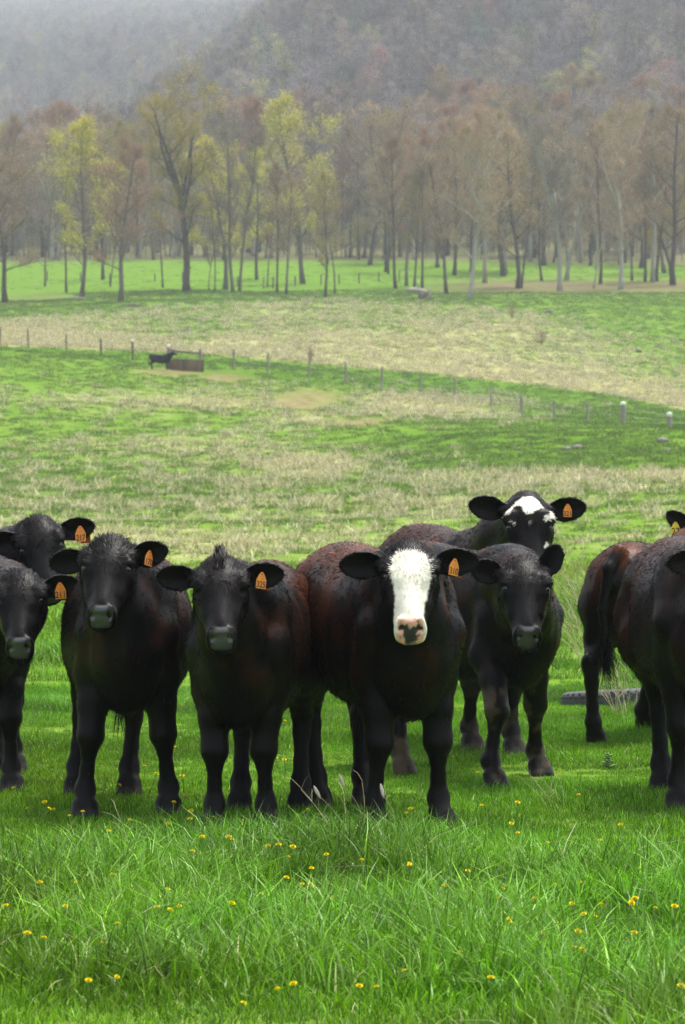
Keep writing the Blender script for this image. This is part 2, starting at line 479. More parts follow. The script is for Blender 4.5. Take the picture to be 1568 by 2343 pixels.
def patchy(P, s, seed, oc=3):
    return noise(np.stack([P[:, 0] * s, P[:, 1] * s, 0 * P[:, 0]], 1), seed, oc)
def lay_turf(name, n, y0, y1, s0, s1, label, seed):
    r = np.random.default_rng(seed)
    P = wedge(r, n, y0, y1)
    tall = patchy(P, .9, 21, 3) + .25 * patchy(P, 2.8, 22, 2)
    tall = tall + .10 * np.exp(-((P[:, 1] - 14.6) / 1.6) ** 2)
    idx = r.integers(0, 6, n)
    hi = (tall > .70) & ((P[:, 1] < 15.2) | (P[:, 1] > 24))
    kk = hi & (r.random(n) < .6); idx[kk] = r.integers(6, 9, kk.sum())
    lo = r.random(n) < .16; idx[lo & ~hi] = r.integers(9, 11, (lo & ~hi).sum())
    s = (s0 + (s1 - s0) * r.random(n)) * (.58 + 1.15 * np.clip((tall - .38) * 2.0, 0, 1))
    s = s * (1 - .52 * sstep(14.6, 15.6, P[:, 1] + .5 * (patchy(P, 1.1, 35, 2) - .5)) * sstep(34, 24, P[:, 1]))
    hue = patchy(P, .5, 31, 3); lum = .38 + 1.25 * patchy(P, 1.5, 33, 3)
    tint = np.stack([lum * (1.15 - .45 * hue + .25 * sstep(26, 60, P[:, 1])), lum, lum * (.7 + .8 * hue)], 1)
    dr = cover(P[:, 0], P[:, 1])[0]; st = (r.random(n) < dr * .9) & (P[:, 1] > 30)
    tint[st] = np.array([4.2, 1.65, 22.0]) * lum[st][:, None]
    rot = np.stack([r.normal(size=n) * .12, r.normal(size=n) * .12, r.random(n) * 6.283], 1)
    wid = 1 + .9 * sstep(22, 60, P[:, 1])
    z = ground(P[:, 0], P[:, 1])
    scatter(name, np.stack([P[:, 0], P[:, 1], z], 1), rot, np.stack([s * wid, s * wid, s], 1), idx, tint, tufts, label)
lay_turf("grass", 18000, 9.2, 27, .74, 1.12, "lush green spring grass round the cattle's hooves and in the foreground", 41)
lay_turf("grass", 9000, 26, 62, .9, 1.4, "green pasture grass sloping away behind the herd", 42)

def clump_mesh(i):
    r = np.random.default_rng(200 + i)
    if i < 4:
        V, Q, c = blades(r, 46, .28, .12, .42, .012, .028, .5, [(.43, .40, .22), (.56, .52, .33), (.32, .29, .13)], [3, 3, 1], .9)
    else:
        V, Q, c = blades(r, 46, .30, .06, .20, .014, .03, .6, [(.100, .185, .018), (.140, .220, .032), (.078, .150, .014)], [3, 3, 2], .8)
    return np_mesh("grass_clump", V, [Q], [M_CLUMP], True, c)
clumps = variant_collection("clump", [clump_mesh(i) for i in range(8)])
def lay_clumps(name, n, y0, y1, label, seed):
    r = np.random.default_rng(seed)
    P = wedge(r, n, y0, y1, .112, 1)
    dry, dirt, leaf, lush, fresh = cover(P[:, 0], P[:, 1])
    k = (r.random(len(P)) < (sstep(200, 110, P[:, 1]) if y1 < 250 else sstep(100, 170, P[:, 1]))) & (leaf < .3) & (dirt < .40) & ~((P[:, 1] > 398) & (r.random(len(P)) < .97)); P, dry, lush = P[k], dry[k], lush[k]; m = len(P)
    isdry = r.random(m) < np.clip(dry * .85, 0, .85)
    idx = np.where(isdry, r.integers(0, 4, m), r.integers(4, 8, m))
    s = np.where(isdry, .65 + .7 * r.random(m), .6 + .6 * r.random(m)) * (.55 + .45 * sstep(60, 140, P[:, 1]))
    lum = .85 + .3 * patchy(P, .3, 51, 2)
    lum = lum * (1 - .22 * lush)
    tint = np.stack([lum, lum, lum * (.9 + .2 * r.random(m))], 1)
    rot = np.stack([r.normal(size=m) * .1, r.normal(size=m) * .1, r.random(m) * 6.283], 1)
    z = ground(P[:, 0], P[:, 1])
    scatter(name, np.stack([P[:, 0], P[:, 1], z], 1), rot, np.stack([s * 1.3, s * 1.3, s], 1), idx, tint, clumps, label)
lay_clumps("grass", 16000, 50, 200, "mixed green and straw coloured grass behind the cattle", 43)
lay_clumps("grass", 60000, 100, 478, "tussocks of dry and green grass over the hillside", 44)

# ------------------------------------------------------------------ trees
def bark_material(name, inst):
    m, n, b = mat(name); L = n.links.new
    if inst:
        src = nd(n, "ShaderNodeAttribute", attribute_name="tint"); src.attribute_type = 'INSTANCER'; c = src.outputs["Color"]
        mx = nd(n, "ShaderNodeMix", data_type='RGBA'); mx.inputs["Factor"].default_value = .55; L(c, mx.inputs["A"]); mx.inputs["B"].default_value = (.11, .10, .085, 1)
        c = mx.outputs["Result"]
    else:
        c = nd(n, "ShaderNodeObjectInfo").outputs["Color"]
    tc = nd(n, "ShaderNodeTexCoord"); mp = nd(n, "ShaderNodeMapping"); mp.inputs["Scale"].default_value = (1, 1, .25)
    no = nd(n, "ShaderNodeTexNoise"); no.inputs["Scale"].default_value = 3.5; no.inputs["Detail"].default_value = 5
    mr = nd(n, "ShaderNodeMapRange"); mr.inputs["To Min"].default_value = .6; mr.inputs["To Max"].default_value = 1.4
    vm = nd(n, "ShaderNodeVectorMath", operation='SCALE')
    L(tc.outputs["Object"], mp.inputs["Vector"]); L(mp.outputs["Vector"], no.inputs["Vector"]); L(no.outputs["Fac"], mr.inputs["Value"])
    L(c, vm.inputs[0]); L(mr.outputs["Result"], vm.inputs["Scale"]); L(vm.outputs["Vector"], b.inputs["Base Color"])
    b.inputs["Roughness"].default_value = .9; b.inputs["Specular IOR Level"].default_value = .15
    return m
def twig_material(name, inst):
    m, n, b = mat(name); L = n.links.new
    if inst:
        src = nd(n, "ShaderNodeAttribute", attribute_name="tint"); src.attribute_type = 'INSTANCER'
    else:
        src = nd(n, "ShaderNodeObjectInfo")
    a = nd(n, "ShaderNodeAttribute", attribute_name="coat")
    mx = nd(n, "ShaderNodeMix", data_type='RGBA', blend_type='MULTIPLY'); mx.inputs["Factor"].default_value = 1
    L(src.outputs["Color"], mx.inputs["A"]); L(a.outputs["Color"], mx.inputs["B"]); L(mx.outputs["Result"], b.inputs["Base Color"])
    b.inputs["Roughness"].default_value = .85; b.inputs["Specular IOR Level"].default_value = .1
    return m
M_BARK, M_TWIG = bark_material("bark", False), twig_material("twigs_and_buds", False)
M_BARK_F, M_TWIG_F = bark_material("hill_bark", True), twig_material("hill_twigs", True)

def tree_parts(seed, H, base, spread, n_limb, up, n_sub=6, n_twig=8, n_fine=4, bud=.10, n_bud=1, r0=None, fork=0, lean=0.0, k=6, vase=False):
    """returns (bark mesh builder, crown verts, crown tris, crown brightness)"""
    r = np.random.default_rng(seed); mb = MB(); r0 = r0 or H * .016
    def path(p, d, L, n, wob, lift):
        pts = [np.array(p, float)]; d = np.array(d, float)
        for _ in range(n):
            d = d + r.normal(size=3) * wob + np.array([0, 0, lift]); d /= np.linalg.norm(d)
            pts.append(pts[-1] + d * L / n)
        return np.array(pts)
    def along(pts, s):
        f = s * (len(pts) - 1); i = min(int(f), len(pts) - 2); t = f - i
        d = pts[i + 1] - pts[i]
        return pts[i] * (1 - t) + pts[i + 1] * t, d / (np.linalg.norm(d) + 1e-9)
    stems = []
    tr = path((0, 0, -.3), (lean, r.normal() * .03, 1), H * (.62 if fork else .93), 9, .055, .03)
    rad = r0 * np.linspace(1, .30 if not fork else .62, len(tr)); rad[0] *= 1.45
    mb.tube(tr, rad, k); stems.append((tr, rad, base, 1.0))
    for f_ in range(fork):
        p, d = along(tr, .62 + .36 * (f_ + 1) / fork); az = r.random() * 6.28 + f_ * 3.1
        s = path(p, d + .62 * np.array([math.cos(az), math.sin(az), .4]), H * .46, 7, .06, .10)
        rr = r0 * .58 * np.linspace(1, .25, len(s)); mb.tube(s, rr, k); stems.append((s, rr, .15, .8))
    B2 = []
    for tr_, rad_, b_, w_ in stems:
        for i in range(max(3, int(n_limb * w_ / (1 + .5 * (len(stems) - 1))))):
            s = b_ + (1 - b_) * ((i + r.random()) / (n_limb * w_ / (1 + .5 * (len(stems) - 1)))); s = min(s, .985)
            p, d = along(tr_, s); az = i * 2.4 + r.random()
            out = np.array([math.cos(az), math.sin(az), 0])
            prof = math.sin(math.pi * min(1, max(.12, (s - b_) / (1 - b_) * .80 + .2))) if not vase else .55 + .6 * (s - b_)
            L = spread * H * (.5 + .5 * r.random()) * max(.25, prof)
            l = path(p, out * (1 - up * .5) + np.array([0, 0, up * (.5 + .6 * r.random())]), L, 6, .15, .07 * up)
            rr = np.interp(s, np.linspace(0, 1, len(rad_)), rad_) * .42 * np.linspace(1, .22, len(l))
            mb.tube(l, rr, 4, False); B2.append((l, rr[0], L))
            for j in range(n_sub):
                q, dd = along(l, .25 + .72 * r.random()); az2 = r.random() * 6.28
                o2 = np.array([math.cos(az2), math.sin(az2), .35 + .5 * r.random()])
                L2 = L * (.22 + .30 * r.random())
                m = path(q, dd * .7 + o2 * .8, L2, 4, .16, .10)
                mb.tube(m, max(.018, rr[0] * .30) * np.linspace(1, .4, len(m)), 3, False); B2.append((m, .03, L2))
    # twigs: slim three-cornered slivers along every branch
    P0, D0, L0 = [], [], []
    for pts, rr, L in B2:
        for _ in range(n_twig):
            p, d = along(pts, .3 + .7 * r.random()); P0.append(p); D0.append(d); L0.append(L)
    P0, D0, L0 = np.array(P0), np.array(D0), np.array(L0); n = len(P0)
    d1 = D0 * .6 + r.normal(size=(n, 3)) * .55 + np.array([0, 0, .35]); d1 /= np.linalg.norm(d1, axis=1)[:, None]
    l1 = np.clip(L0 * .30, .5, 1.6) * (.6 + .8 * r.random(n)) * H / 20
    def sliver(p, d, l, w):
        s = np.cross(d, r.normal(size=d.shape)); s /= np.linalg.norm(s, axis=1)[:, None] + 1e-9
        return np.stack([p - s * w[:, None] * .5, p + s * w[:, None] * .5, p + d * l[:, None]], 1)
    T = [sliver(P0, d1, l1, np.full(n, .036) * H / 20)]; br = [np.full(n, .8)]
    pf = np.repeat(P0, n_fine, 0) + np.repeat(d1 * l1[:, None], n_fine, 0) * (.25 + .75 * r.random((n * n_fine, 1)))
    df = np.repeat(d1, n_fine, 0) * .6 + r.normal(size=(n * n_fine, 3)) * .5 + np.array([0, 0, .25]); df /= np.linalg.norm(df, axis=1)[:, None]
    lf = (.35 + .55 * r.random(len(pf))) * H / 20
    T.append(sliver(pf, df, lf, np.full(len(pf), .022) * H / 20)); br.append(np.full(len(pf), .95))
    if n_bud:
        tip = np.repeat(pf + df * lf[:, None], n_bud, 0) + r.normal(size=(len(pf) * n_bud, 3)) * .12
        a = r.normal(size=(len(tip), 3)); a /= np.linalg.norm(a, axis=1)[:, None]
        T.append(sliver(tip, a, np.full(len(tip), bud * 1.5), np.full(len(tip), bud * 1.3))); br.append(.9 + .5 * r.random(len(tip)))
    T = np.concatenate(T); br = np.repeat(np.concatenate(br), 3)
    return mb, T.reshape(-1, 3), np.arange(len(T) * 3).reshape(-1, 3), br

KINDS = {}
def kind(name, variants, **kw):
    out = []
    for s in range(variants):
        mb, V, F, br = tree_parts(hash(name) % 97 * 0 + sum(map(ord, name)) * 7 + s, **kw)
        tm = mb.mesh("trunk", M_BARK); cm = np_mesh("crown", V, [F], [M_TWIG], False, np.repeat(br[:, None], 3, 1))
        top = max(V[:, 2].max(), np.concatenate(mb.v)[:, 2].max())
        out.append((tm, cm, top))
    KINDS[name] = out
kind("elm", 2, H=21, base=.36, spread=.36, n_limb=20, up=.75, n_sub=8, n_twig=8, n_fine=5, bud=.075, n_bud=1, fork=4, r0=.42, vase=True)
kind("round", 4, H=17, base=.20, spread=.42, n_limb=20, up=.62, n_sub=8, n_twig=8, n_fine=5, bud=.065, n_bud=1, r0=.24)
kind("slim", 5, H=18, base=.30, spread=.29, n_limb=17, up=.75, n_sub=7, n_twig=8, n_fine=5, bud=.06, n_bud=1, r0=.20)
kind("forked", 3, H=20, base=.32, spread=.34, n_limb=18, up=.75, n_sub=7, n_twig=8, n_fine=5, bud=.06, n_bud=1, fork=2, r0=.30)
kind("leafing", 3, H=15, base=.20, spread=.36, n_limb=18, up=.72, n_sub=7, n_twig=7, n_fine=4, bud=.085, n_bud=2, r0=.20)
kind("pole", 3, H=13, base=.35, spread=.27, n_limb=11, up=.75, n_sub=4, n_twig=6, n_fine=3, bud=.10, n_bud=1, r0=.11)
GREY, BROWN, REDD, OLIVE, YEL, TAN = (.185, .160, .120), (.205, .148, .090), (.245, .155, .095), (.215, .185, .055), (.37, .345, .055), (.25, .19, .11)
DARKB, GREYB, PALEB = (.066, .056, .043), (.110, .098, .078), (.23, .225, .185)
trng = np.random.default_rng(8)
def plant(k, loc, hgt, crown, bark, label, group=None, wide=1.0):
    tm, cm, top = KINDS[k][trng.integers(0, len(KINDS[k]))]
    s = hgt / top
    root = empty("tree", tuple(loc), trng.random() * 6.28)
    tag(root, label, "tree", group)
    for nm, me, col in (("trunk", tm, bark), ("crown", cm, crown)):
        o = link(nm, me, root); o.scale = (s * wide, s * wide, s)
        v = np.array(col) * (1.15 + .3 * trng.random()); o.color = tuple(v) + (1,)
    return root
WOODS = "leafless trees along the far edge of the pasture"
MAIN = [  # picture base x, y, top y, kind, crown, bark, width, label
    (12, 692, 330, "round", BROWN, DARKB, 1.2, "brown twiggy tree at the left picture edge, foot nearest the pasture"),
    (103, 655, 420, "pole", GREY, DARKB, 1.0, "thin dark tree between the leftmost tree and a yellow-budded one"),
    (152, 668, 390, "slim", GREY, DARKB, .9, "slim upright tree just left of the left yellow-budded tree"),
    (186, 682, 290, "leafing", YEL, GREYB, .95, "tree with yellow-green buds, leftmost of the yellow ones"),
    (236, 640, 330, "slim", BROWN, DARKB, 1.0, "grey-brown tree behind the leftmost yellow-budded tree"),
    (252, 656, 450, "pole", BROWN, DARKB, 1.0, "short thin trunk right of the leftmost yellow tree"),
    (275, 690, 325, "round", REDD, GREYB, 1.1, "pale-footed crooked tree with russet crown, left of the great elm"),
    (373, 658, 430, "pole", GREY, DARKB, 1.1, "thin leaning tree just left of the great elm's trunk"),
    (427, 667, 150, "elm", (.27, .225, .045), DARKB, 1.12, "great spreading elm with olive crown, tallest on the left"),
    (478, 666, 520, "pole", GREY, DARKB, 1.0, "low forked shrub-like tree at the right of the great elm"),
    (492, 668, 430, "pole", BROWN, DARKB, .9, "dark slender stem two places right of the great elm"),
    (516, 662, 330, "leafing", YEL, GREYB, 1.15, "tree with bright yellow buds right of the great elm"),
    (534, 670, 232, "forked", GREY, GREYB, .8, "tall grey pair of stems rising through the yellow buds"),
    (548, 668, 300, "slim", GREY, GREYB, .8, "grey stem close beside the tall pair in the yellow buds"),
    (588, 640, 352, "leafing", YEL, DARKB, 1.0, "yellow-budded tree behind, right of the tall grey pair"),
    (612, 655, 480, "pole", BROWN, DARKB, 1.1, "small brownish tree in front of the right yellow buds"),
    (634, 671, 380, "slim", BROWN, DARKB, .9, "dark straight trunk left of a paler near twin"),
    (655, 673, 400, "slim", TAN, GREYB, 1.0, "paler near twin of the dark straight trunk"),
    (694, 650, 235, "leafing", (.33, .31, .07), GREYB, .95, "tall tree with pale yellow-green top at mid picture"),
    (745, 680, 400, "round", OLIVE, DARKB, .8, "dark two-stemmed tree with olive leaves at mid picture"),
    (766, 674, 430, "pole", BROWN, DARKB, 1.0, "thin stem leaning on the dark two-stemmed tree"),
    (906, 660, 320, "slim", BROWN, DARKB, .9, "slender brown tree left of the trio near the fallen wood"),
    (930, 655, 300, "slim", REDD, GREYB, .9, "slender tree with reddish buds, first of the trio by the fallen wood"),
    (948, 658, 380, "slim", OLIVE, DARKB, .9, "middle stem of the trio behind the fallen wood"),
    (966, 660, 350, "slim", GREY, DARKB, .9, "right stem of the trio behind the fallen wood"),
    (1022, 672, 330, "round", BROWN, DARKB, .85, "dark trunk right of the fallen wood, before the leafy bank"),
    (1076, 684, 215, "forked", TAN, PALEB, 1.0, "tall pale trunk nearest the pasture right of centre"),
    (1186, 660, 300, "round", TAN, DARKB, 1.1, "thick dark ivy-footed trunk on the leafy bank"),
    (1240, 642, 330, "forked", GREY, DARKB, .85, "dark trunk leaning left behind the ivy-footed one"),
    (1282, 666, 190, "elm", GREY, PALEB, .85, "big pale tree with a long right-hand limb"),
    (1358, 660, 420, "pole", GREY, PALEB, 1.0, "thin pale stem right of the big pale tree"),
    (1374, 650, 300, "slim", BROWN, DARKB, .9, "dark stem behind the thin pale one"),
    (1422, 662, 215, "forked", TAN, PALEB, 1.0, "tall pale tree rising in a wide fork near the right edge"),
    (1476, 645, 300, "slim", REDD, DARKB, .9, "slim russet tree left of the rightmost dark trunks"),
    (1502, 643, 360, "leafing", OLIVE, DARKB, 1.0, "olive-budded low tree near the right picture edge"),
    (1540, 652, 250, "round", TAN, DARKB, 1.0, "thick dark tree beside the right picture edge")]
for bx, by, ty, k, cr, bk, wd, lab in MAIN:
    p = hit(bx, by, 300)
    plant(k, p, (by - ty) / FPX * p[1] * 1.07, cr, bk, lab, WOODS, wd)
# the deeper rows of the treeline: nothing in the photograph tells these apart
crowns = [GREY, GREY, BROWN, TAN, TAN, REDD, OLIVE, (.15, .135, .125), (.26, .20, .13)]
n_deep = 0
while n_deep < 235:
    y = 395 + 190 * trng.random() ** .85; u = (trng.random() * 2 - 1) * .103; x = u * y
    px = 784 + u * FPX
    if y < 476 and (px < 840 or trng.random() < .45): continue      # the mown strip stays open on the left
    z = float(ground(np.array([x]), np.array([y]))[0])
    k = ["slim", "slim", "round", "forked", "pole", "round", "leafing"][trng.integers(0, 7)]
    cr = crowns[trng.integers(0, len(crowns))]
    if k == "leafing": cr = [OLIVE, TAN, (.33, .29, .07), REDD][trng.integers(0, 4)]
    plant(k, (x, y, z), (13.5 + 8.5 * trng.random()) * (.8 if k == "pole" else 1), cr, [DARKB, GREYB, DARKB, PALEB][trng.integers(0, 4)],
          "leafless tree in the crowded rows behind the front trees of the wood", "crowded trees of the wood", .9 + .3 * trng.random())
    n_deep += 1

def forest_mesh(i):
    r = np.random.default_rng(i); slim = i % 3 == 0
    mb, V, F, br = tree_parts(900 + i, H=18, base=.35, spread=(.20 if slim else .30), n_limb=14, up=.8, n_sub=4, n_twig=7, n_fine=4, bud=.08, n_bud=1, r0=.20, k=4)
    tv, tq = np.concatenate(mb.v), np.concatenate(mb.q)
    c = np.ones((len(tv) + len(V), 3)); c[len(tv):] = br[:, None]
    return np_mesh("hill_tree", np.concatenate([tv, V]), [tq, F + len(tv)], [M_BARK_F, M_TWIG_F], False, c, None, np.concatenate([np.zeros(len(tq)), np.ones(len(F))]))
hill_kinds = variant_collection("hill_tree", [forest_mesh(i) for i in range(9)])
def lay_forest(name, n, y0, y1, half, label, seed, umax=1.0):
    r = np.random.default_rng(seed); P = wedge(r, n, y0, y1, half, 0)
    P = P[P[:, 0] / P[:, 1] < umax]; m = len(P); z = ground(P[:, 0], P[:, 1])
    pal = np.array([(.180, .170, .165), (.165, .150, .155), (.21, .185, .155), (.20, .165, .145), (.15, .145, .15), (.24, .21, .165), (.27, .27, .12), (.25, .14, .12), (.12, .155, .125)])
    ci = r.choice(len(pal), m, p=np.array([5, 5, 4, 3.5, 4, 2.4, 1.1, .6, .6]) / 26.2)
    gr = patchy(P, .012, 61, 3)
    tint = pal[ci] * (.62 + .6 * r.random(m))[:, None] * (.95 + .6 * gr)[:, None]
    s = .75 + .4 * r.random(m)
    if name == "undergrowth": s = s * (.14 + .16 * r.random(m)); tint = tint * np.array([1.1, 1.15, .85])
    rot = np.stack([0 * s, 0 * s, r.random(m) * 6.283], 1)
    scatter(name, np.stack([P[:, 0], P[:, 1], z - .2], 1), rot, np.stack([s * 1.1, s * 1.1, s], 1) * (1.25 if y0 > 1000 else 1), r.integers(0, 9, m), tint, hill_kinds, label)
lay_forest("forest", 3600, 530, 985, .108, "grey-brown leafless forest covering the misty hill", 71)
lay_forest("undergrowth", 3600, 484, 640, .112, "low twiggy brush between the trees of the wood", 73)
lay_forest("forest", 15000, 1040, 2810, .108, "fog-dimmed forest on the far ridge at the upper left", 72, .03)

# ------------------------------------------------------------------ cattle
class Field:
    """signed distance grid for one animal: x forward, y to its left, z up"""
    def __init__(s, lo, hi, h):
        s.lo = np.asarray(lo, float); s.h = h
        s.n = np.ceil((np.asarray(hi) - s.lo) / h).astype(int) + 1
        s.F = np.full(s.n, 0.5, np.float32)
    def block(s, lo, hi):
        a = np.clip(np.floor((np.asarray(lo) - s.lo) / s.h).astype(int), 0, s.n)
        b = np.clip(np.ceil((np.asarray(hi) - s.lo) / s.h).astype(int) + 1, 0, s.n)
        ax = [(s.lo[i] + s.h * np.arange(a[i], b[i])).astype(np.float32) for i in range(3)]
        return (slice(a[0], b[0]), slice(a[1], b[1]), slice(a[2], b[2])), np.meshgrid(*ax, indexing='ij')
    def put(s, sl, d, k, cut=False):
        f = s.F[sl]
        if f.size == 0: return
        if cut:
            d = -d; hh = np.clip(0.5 - 0.5 * (f - d) / k, 0, 1)
            s.F[sl] = f * (1 - hh) + d * hh + k * hh * (1 - hh)
        else:
            hh = np.clip(0.5 + 0.5 * (f - d) / k, 0, 1)
            s.F[sl] = f * (1 - hh) + d * hh - k * hh * (1 - hh)
    def cone(s, p0, r0, p1, r1, k=0.03, sq=(1, 1, 1), cut=False):
        p0 = np.asarray(p0, float); p1 = np.asarray(p1, float); sq = np.asarray(sq, float)
        m = max(r0, r1) * sq.max() + 2 * k + 0.02
        sl, (X, Y, Z) = s.block(np.minimum(p0, p1) - m, np.maximum(p0, p1) + m)
        a = p0 / sq; ba = (p1 - p0) / sq
        x, y, z = X / sq[0] - a[0], Y / sq[1] - a[1], Z / sq[2] - a[2]
        t = np.clip((x * ba[0] + y * ba[1] + z * ba[2]) / (ba @ ba + 1e-9), 0, 1)
        d = np.sqrt((x - t * ba[0]) ** 2 + (y - t * ba[1]) ** 2 + (z - t * ba[2]) ** 2) - (r0 + (r1 - r0) * t)
        s.put(sl, d * sq.min(), k, cut)
    def chain(s, pts, rad, k=0.03, sq=(1, 1, 1)):
        for i in range(len(pts) - 1):
            s.cone(pts[i], rad[i], pts[i + 1], rad[i + 1], k, sq)
    def mesh(s):
        F = s.F; ins = F < 0
        c = [ins[a:F.shape[0] - 1 + a, b:F.shape[1] - 1 + b, g:F.shape[2] - 1 + g] for a in (0, 1) for b in (0, 1) for g in (0, 1)]
        cnt = sum(x.astype(np.int8) for x in c)
        act = (cnt > 0) & (cnt < 8)
        idx = np.full(act.shape, -1, np.int64); ijk = np.argwhere(act); idx[act] = np.arange(len(ijk))
        acc = np.zeros((len(ijk), 3)); num = np.zeros(len(ijk))
        off = [(a, b, g) for a in (0, 1) for b in (0, 1) for g in (0, 1)]
        val = [F[ijk[:, 0] + o[0], ijk[:, 1] + o[1], ijk[:, 2] + o[2]] for o in off]
        for i in range(8):
            for j in range(i + 1, 8):
                df = np.abs(np.array(off[i]) - np.array(off[j]))
                if df.sum() != 1: continue
                cr = (val[i] < 0) != (val[j] < 0)
                t = val[i] / np.where(cr, val[i] - val[j], 1)
                p = np.array(off[i])[None] + t[:, None] * (np.array(off[j]) - np.array(off[i]))[None]
                acc[cr] += p[cr]; num += cr
        V = s.lo + s.h * (ijk + acc / num[:, None])
        Q = []
        for ax in range(3):
            o1, o2 = [(1, 2), (2, 0), (0, 1)][ax]
            a = np.moveaxis(ins, ax, 0)
            ch = np.argwhere(a[:-1] != a[1:]) if ax == 0 else None
            A = [slice(None)] * 3; B = [slice(None)] * 3; A[ax] = slice(0, -1); B[ax] = slice(1, None)
            e = np.argwhere(ins[tuple(A)] != ins[tuple(B)])
            ok = (e[:, o1] > 0) & (e[:, o2] > 0) & (e[:, o1] < act.shape[o1]) & (e[:, o2] < act.shape[o2]) & (e[:, ax] < act.shape[ax])
            e = e[ok]
            def cell(d1, d2):
                q = e.copy(); q[:, o1] -= d1; q[:, o2] -= d2
                return idx[q[:, 0], q[:, 1], q[:, 2]]
            q = np.stack([cell(1, 1), cell(0, 1), cell(0, 0), cell(1, 0)], -1)
            flip = ~ins[e[:, 0], e[:, 1], e[:, 2]]
            q[flip] = q[flip][:, ::-1]
            Q.append(q)
        return V, np.concatenate(Q)

def smooth_mesh(V, Q, it=2, lam=0.5):
    for _ in range(it):
        acc = np.zeros_like(V); num = np.zeros(len(V))
        for a, b in ((0, 1), (1, 2), (2, 3), (3, 0)):
            for p, q in ((a, b), (b, a)):
                np.add.at(acc, Q[:, p], V[Q[:, q]]); np.add.at(num, Q[:, p], 1)
        V = V + lam * (acc / num[:, None] - V)
    return V

def vnormals(V, Q):
    n = np.cross(V[Q[:, 2]] - V[Q[:, 0]], V[Q[:, 3]] - V[Q[:, 1]])
    N = np.zeros_like(V)
    for c in range(4):
        np.add.at(N, Q[:, c], n)
    return N / (np.linalg.norm(N, axis=1)[:, None] + 1e-12)

TORSO = np.array([  # x, top, bottom, half width
    [-0.76, 0.97, 0.84, 0.05], [-0.71, 1.05, 0.72, 0.14], [-0.62, 1.10, 0.63, 0.195], [-0.50, 1.125, 0.57, 0.22],
    [-0.34, 1.12, 0.52, 0.230], [-0.10, 1.09, 0.465, 0.256], [0.12, 1.08, 0.455, 0.252], [0.30, 1.095, 0.46, 0.222],
    [0.44, 1.10, 0.475, 0.190], [0.54, 1.04, 0.49, 0.155], [0.62, 0.94, 0.53, 0.115], [0.68, 0.84, 0.60, 0.06]])
HEAD = np.array([  # t from poll to muzzle, half width, top, bottom (along the face normal)
    [-0.045, 0.045, -0.02, -0.10], [-0.015, 0.082, 0.022, -0.14], [0.03, 0.106, 0.040, -0.185], [0.08, 0.119, 0.048, -0.205],
    [0.13, 0.125, 0.048, -0.215], [0.18, 0.119, 0.043, -0.205], [0.23, 0.104, 0.036, -0.180], [0.28, 0.088, 0.030, -0.145],
    [0.325, 0.075, 0.026, -0.120], [0.355, 0.070, 0.021, -0.108], [0.380, 0.069, 0.011, -0.105], [0.400, 0.069, -0.001, -0.103],
    [0.420, 0.065, -0.018, -0.099], [0.435, 0.055, -0.040, -0.092], [0.443, 0.041, -0.058, -0.085], [0.448, 0.024, -0.070, -0.078]])
EARW = np.array([[0, 0.026], [0.18, 0.043], [0.42, 0.061], [0.65, 0.059], [0.83, 0.044], [0.94, 0.025], [1.0, 0.004]])

def sellipse(x, y, n):
    return (np.abs(x) ** n + np.abs(y) ** n) ** (1.0 / n)

BLACK = np.array([0.0034, 0.0030, 0.0030])
RUST = np.array([0.095, 0.029, 0.010])
WHITE = np.array([0.78, 0.74, 0.63])
PAD = np.array([0.042, 0.042, 0.045])
MUD = np.array([0.075, 0.055, 0.032])

def in_poly(x, y, poly):
    r = np.zeros(len(x), bool); n = len(poly); j = n - 1
    for i in range(n):
        xi, yi = poly[i]; xj, yj = poly[j]
        r ^= ((yi > y) != (yj > y)) & (x < (xj - xi) * (y - yi) / (yj - yi + 1e-12) + xi)
        j = i
    return r

def coat_material():
    m, n, b = mat("cattle_coat")
    L = n.links.new
    at_ = nd(n, "ShaderNodeAttribute", attribute_name="coat")
    gl = nd(n, "ShaderNodeAttribute", attribute_name="wet")
    L(at_.outputs["Color"], b.inputs["Base Color"])
    mr = nd(n, "ShaderNodeMapRange"); mr.inputs["To Min"].default_value = 0.42; mr.inputs["To Max"].default_value = 0.20
    L(gl.outputs["Fac"], mr.inputs["Value"]); L(mr.outputs["Result"], b.inputs["Roughness"])
    sp = nd(n, "ShaderNodeMapRange"); sp.inputs["To Min"].default_value = 0.10; sp.inputs["To Max"].default_value = 0.60
    L(gl.outputs["Fac"], sp.inputs["Value"]); L(sp.outputs["Result"], b.inputs["Specular IOR Level"])
    b.inputs["Sheen Weight"].default_value = 0.0
    b.inputs["Sheen Roughness"].default_value = 0.5
    tc = nd(n, "ShaderNodeTexCoord"); no = nd(n, "ShaderNodeTexNoise"); no.inputs["Scale"].default_value = 55
    no.inputs["Detail"].default_value = 3
    bp = nd(n, "ShaderNodeBump"); bp.inputs["Strength"].default_value = 0.10; bp.inputs["Distance"].default_value = 0.01
    L(tc.outputs["Object"], no.inputs["Vector"]); L(no.outputs["Fac"], bp.inputs["Height"]); L(bp.outputs["Normal"], b.inputs["Normal"])
    return m
M_COAT = coat_material()
def flat_mat(name, col, rough, spec=0.5):
    m, n, b = mat(name)
    b.inputs["Base Color"].default_value = tuple(col) + (1,)
    b.inputs["Roughness"].default_value = rough; b.inputs["Specular IOR Level"].default_value = spec
    return m
M_EYE = flat_mat("dark_eye", (0.012, 0.009, 0.008), 0.06)
M_TAG = simple_mat("orange_plastic", (0.72, 0.24, 0.02), 0.45, 0.18, 40, bump=0.05)
M_TAGB = simple_mat("deep_orange_plastic", (0.45, 0.09, 0.008), 0.45, 0.18, 40, bump=0.05)
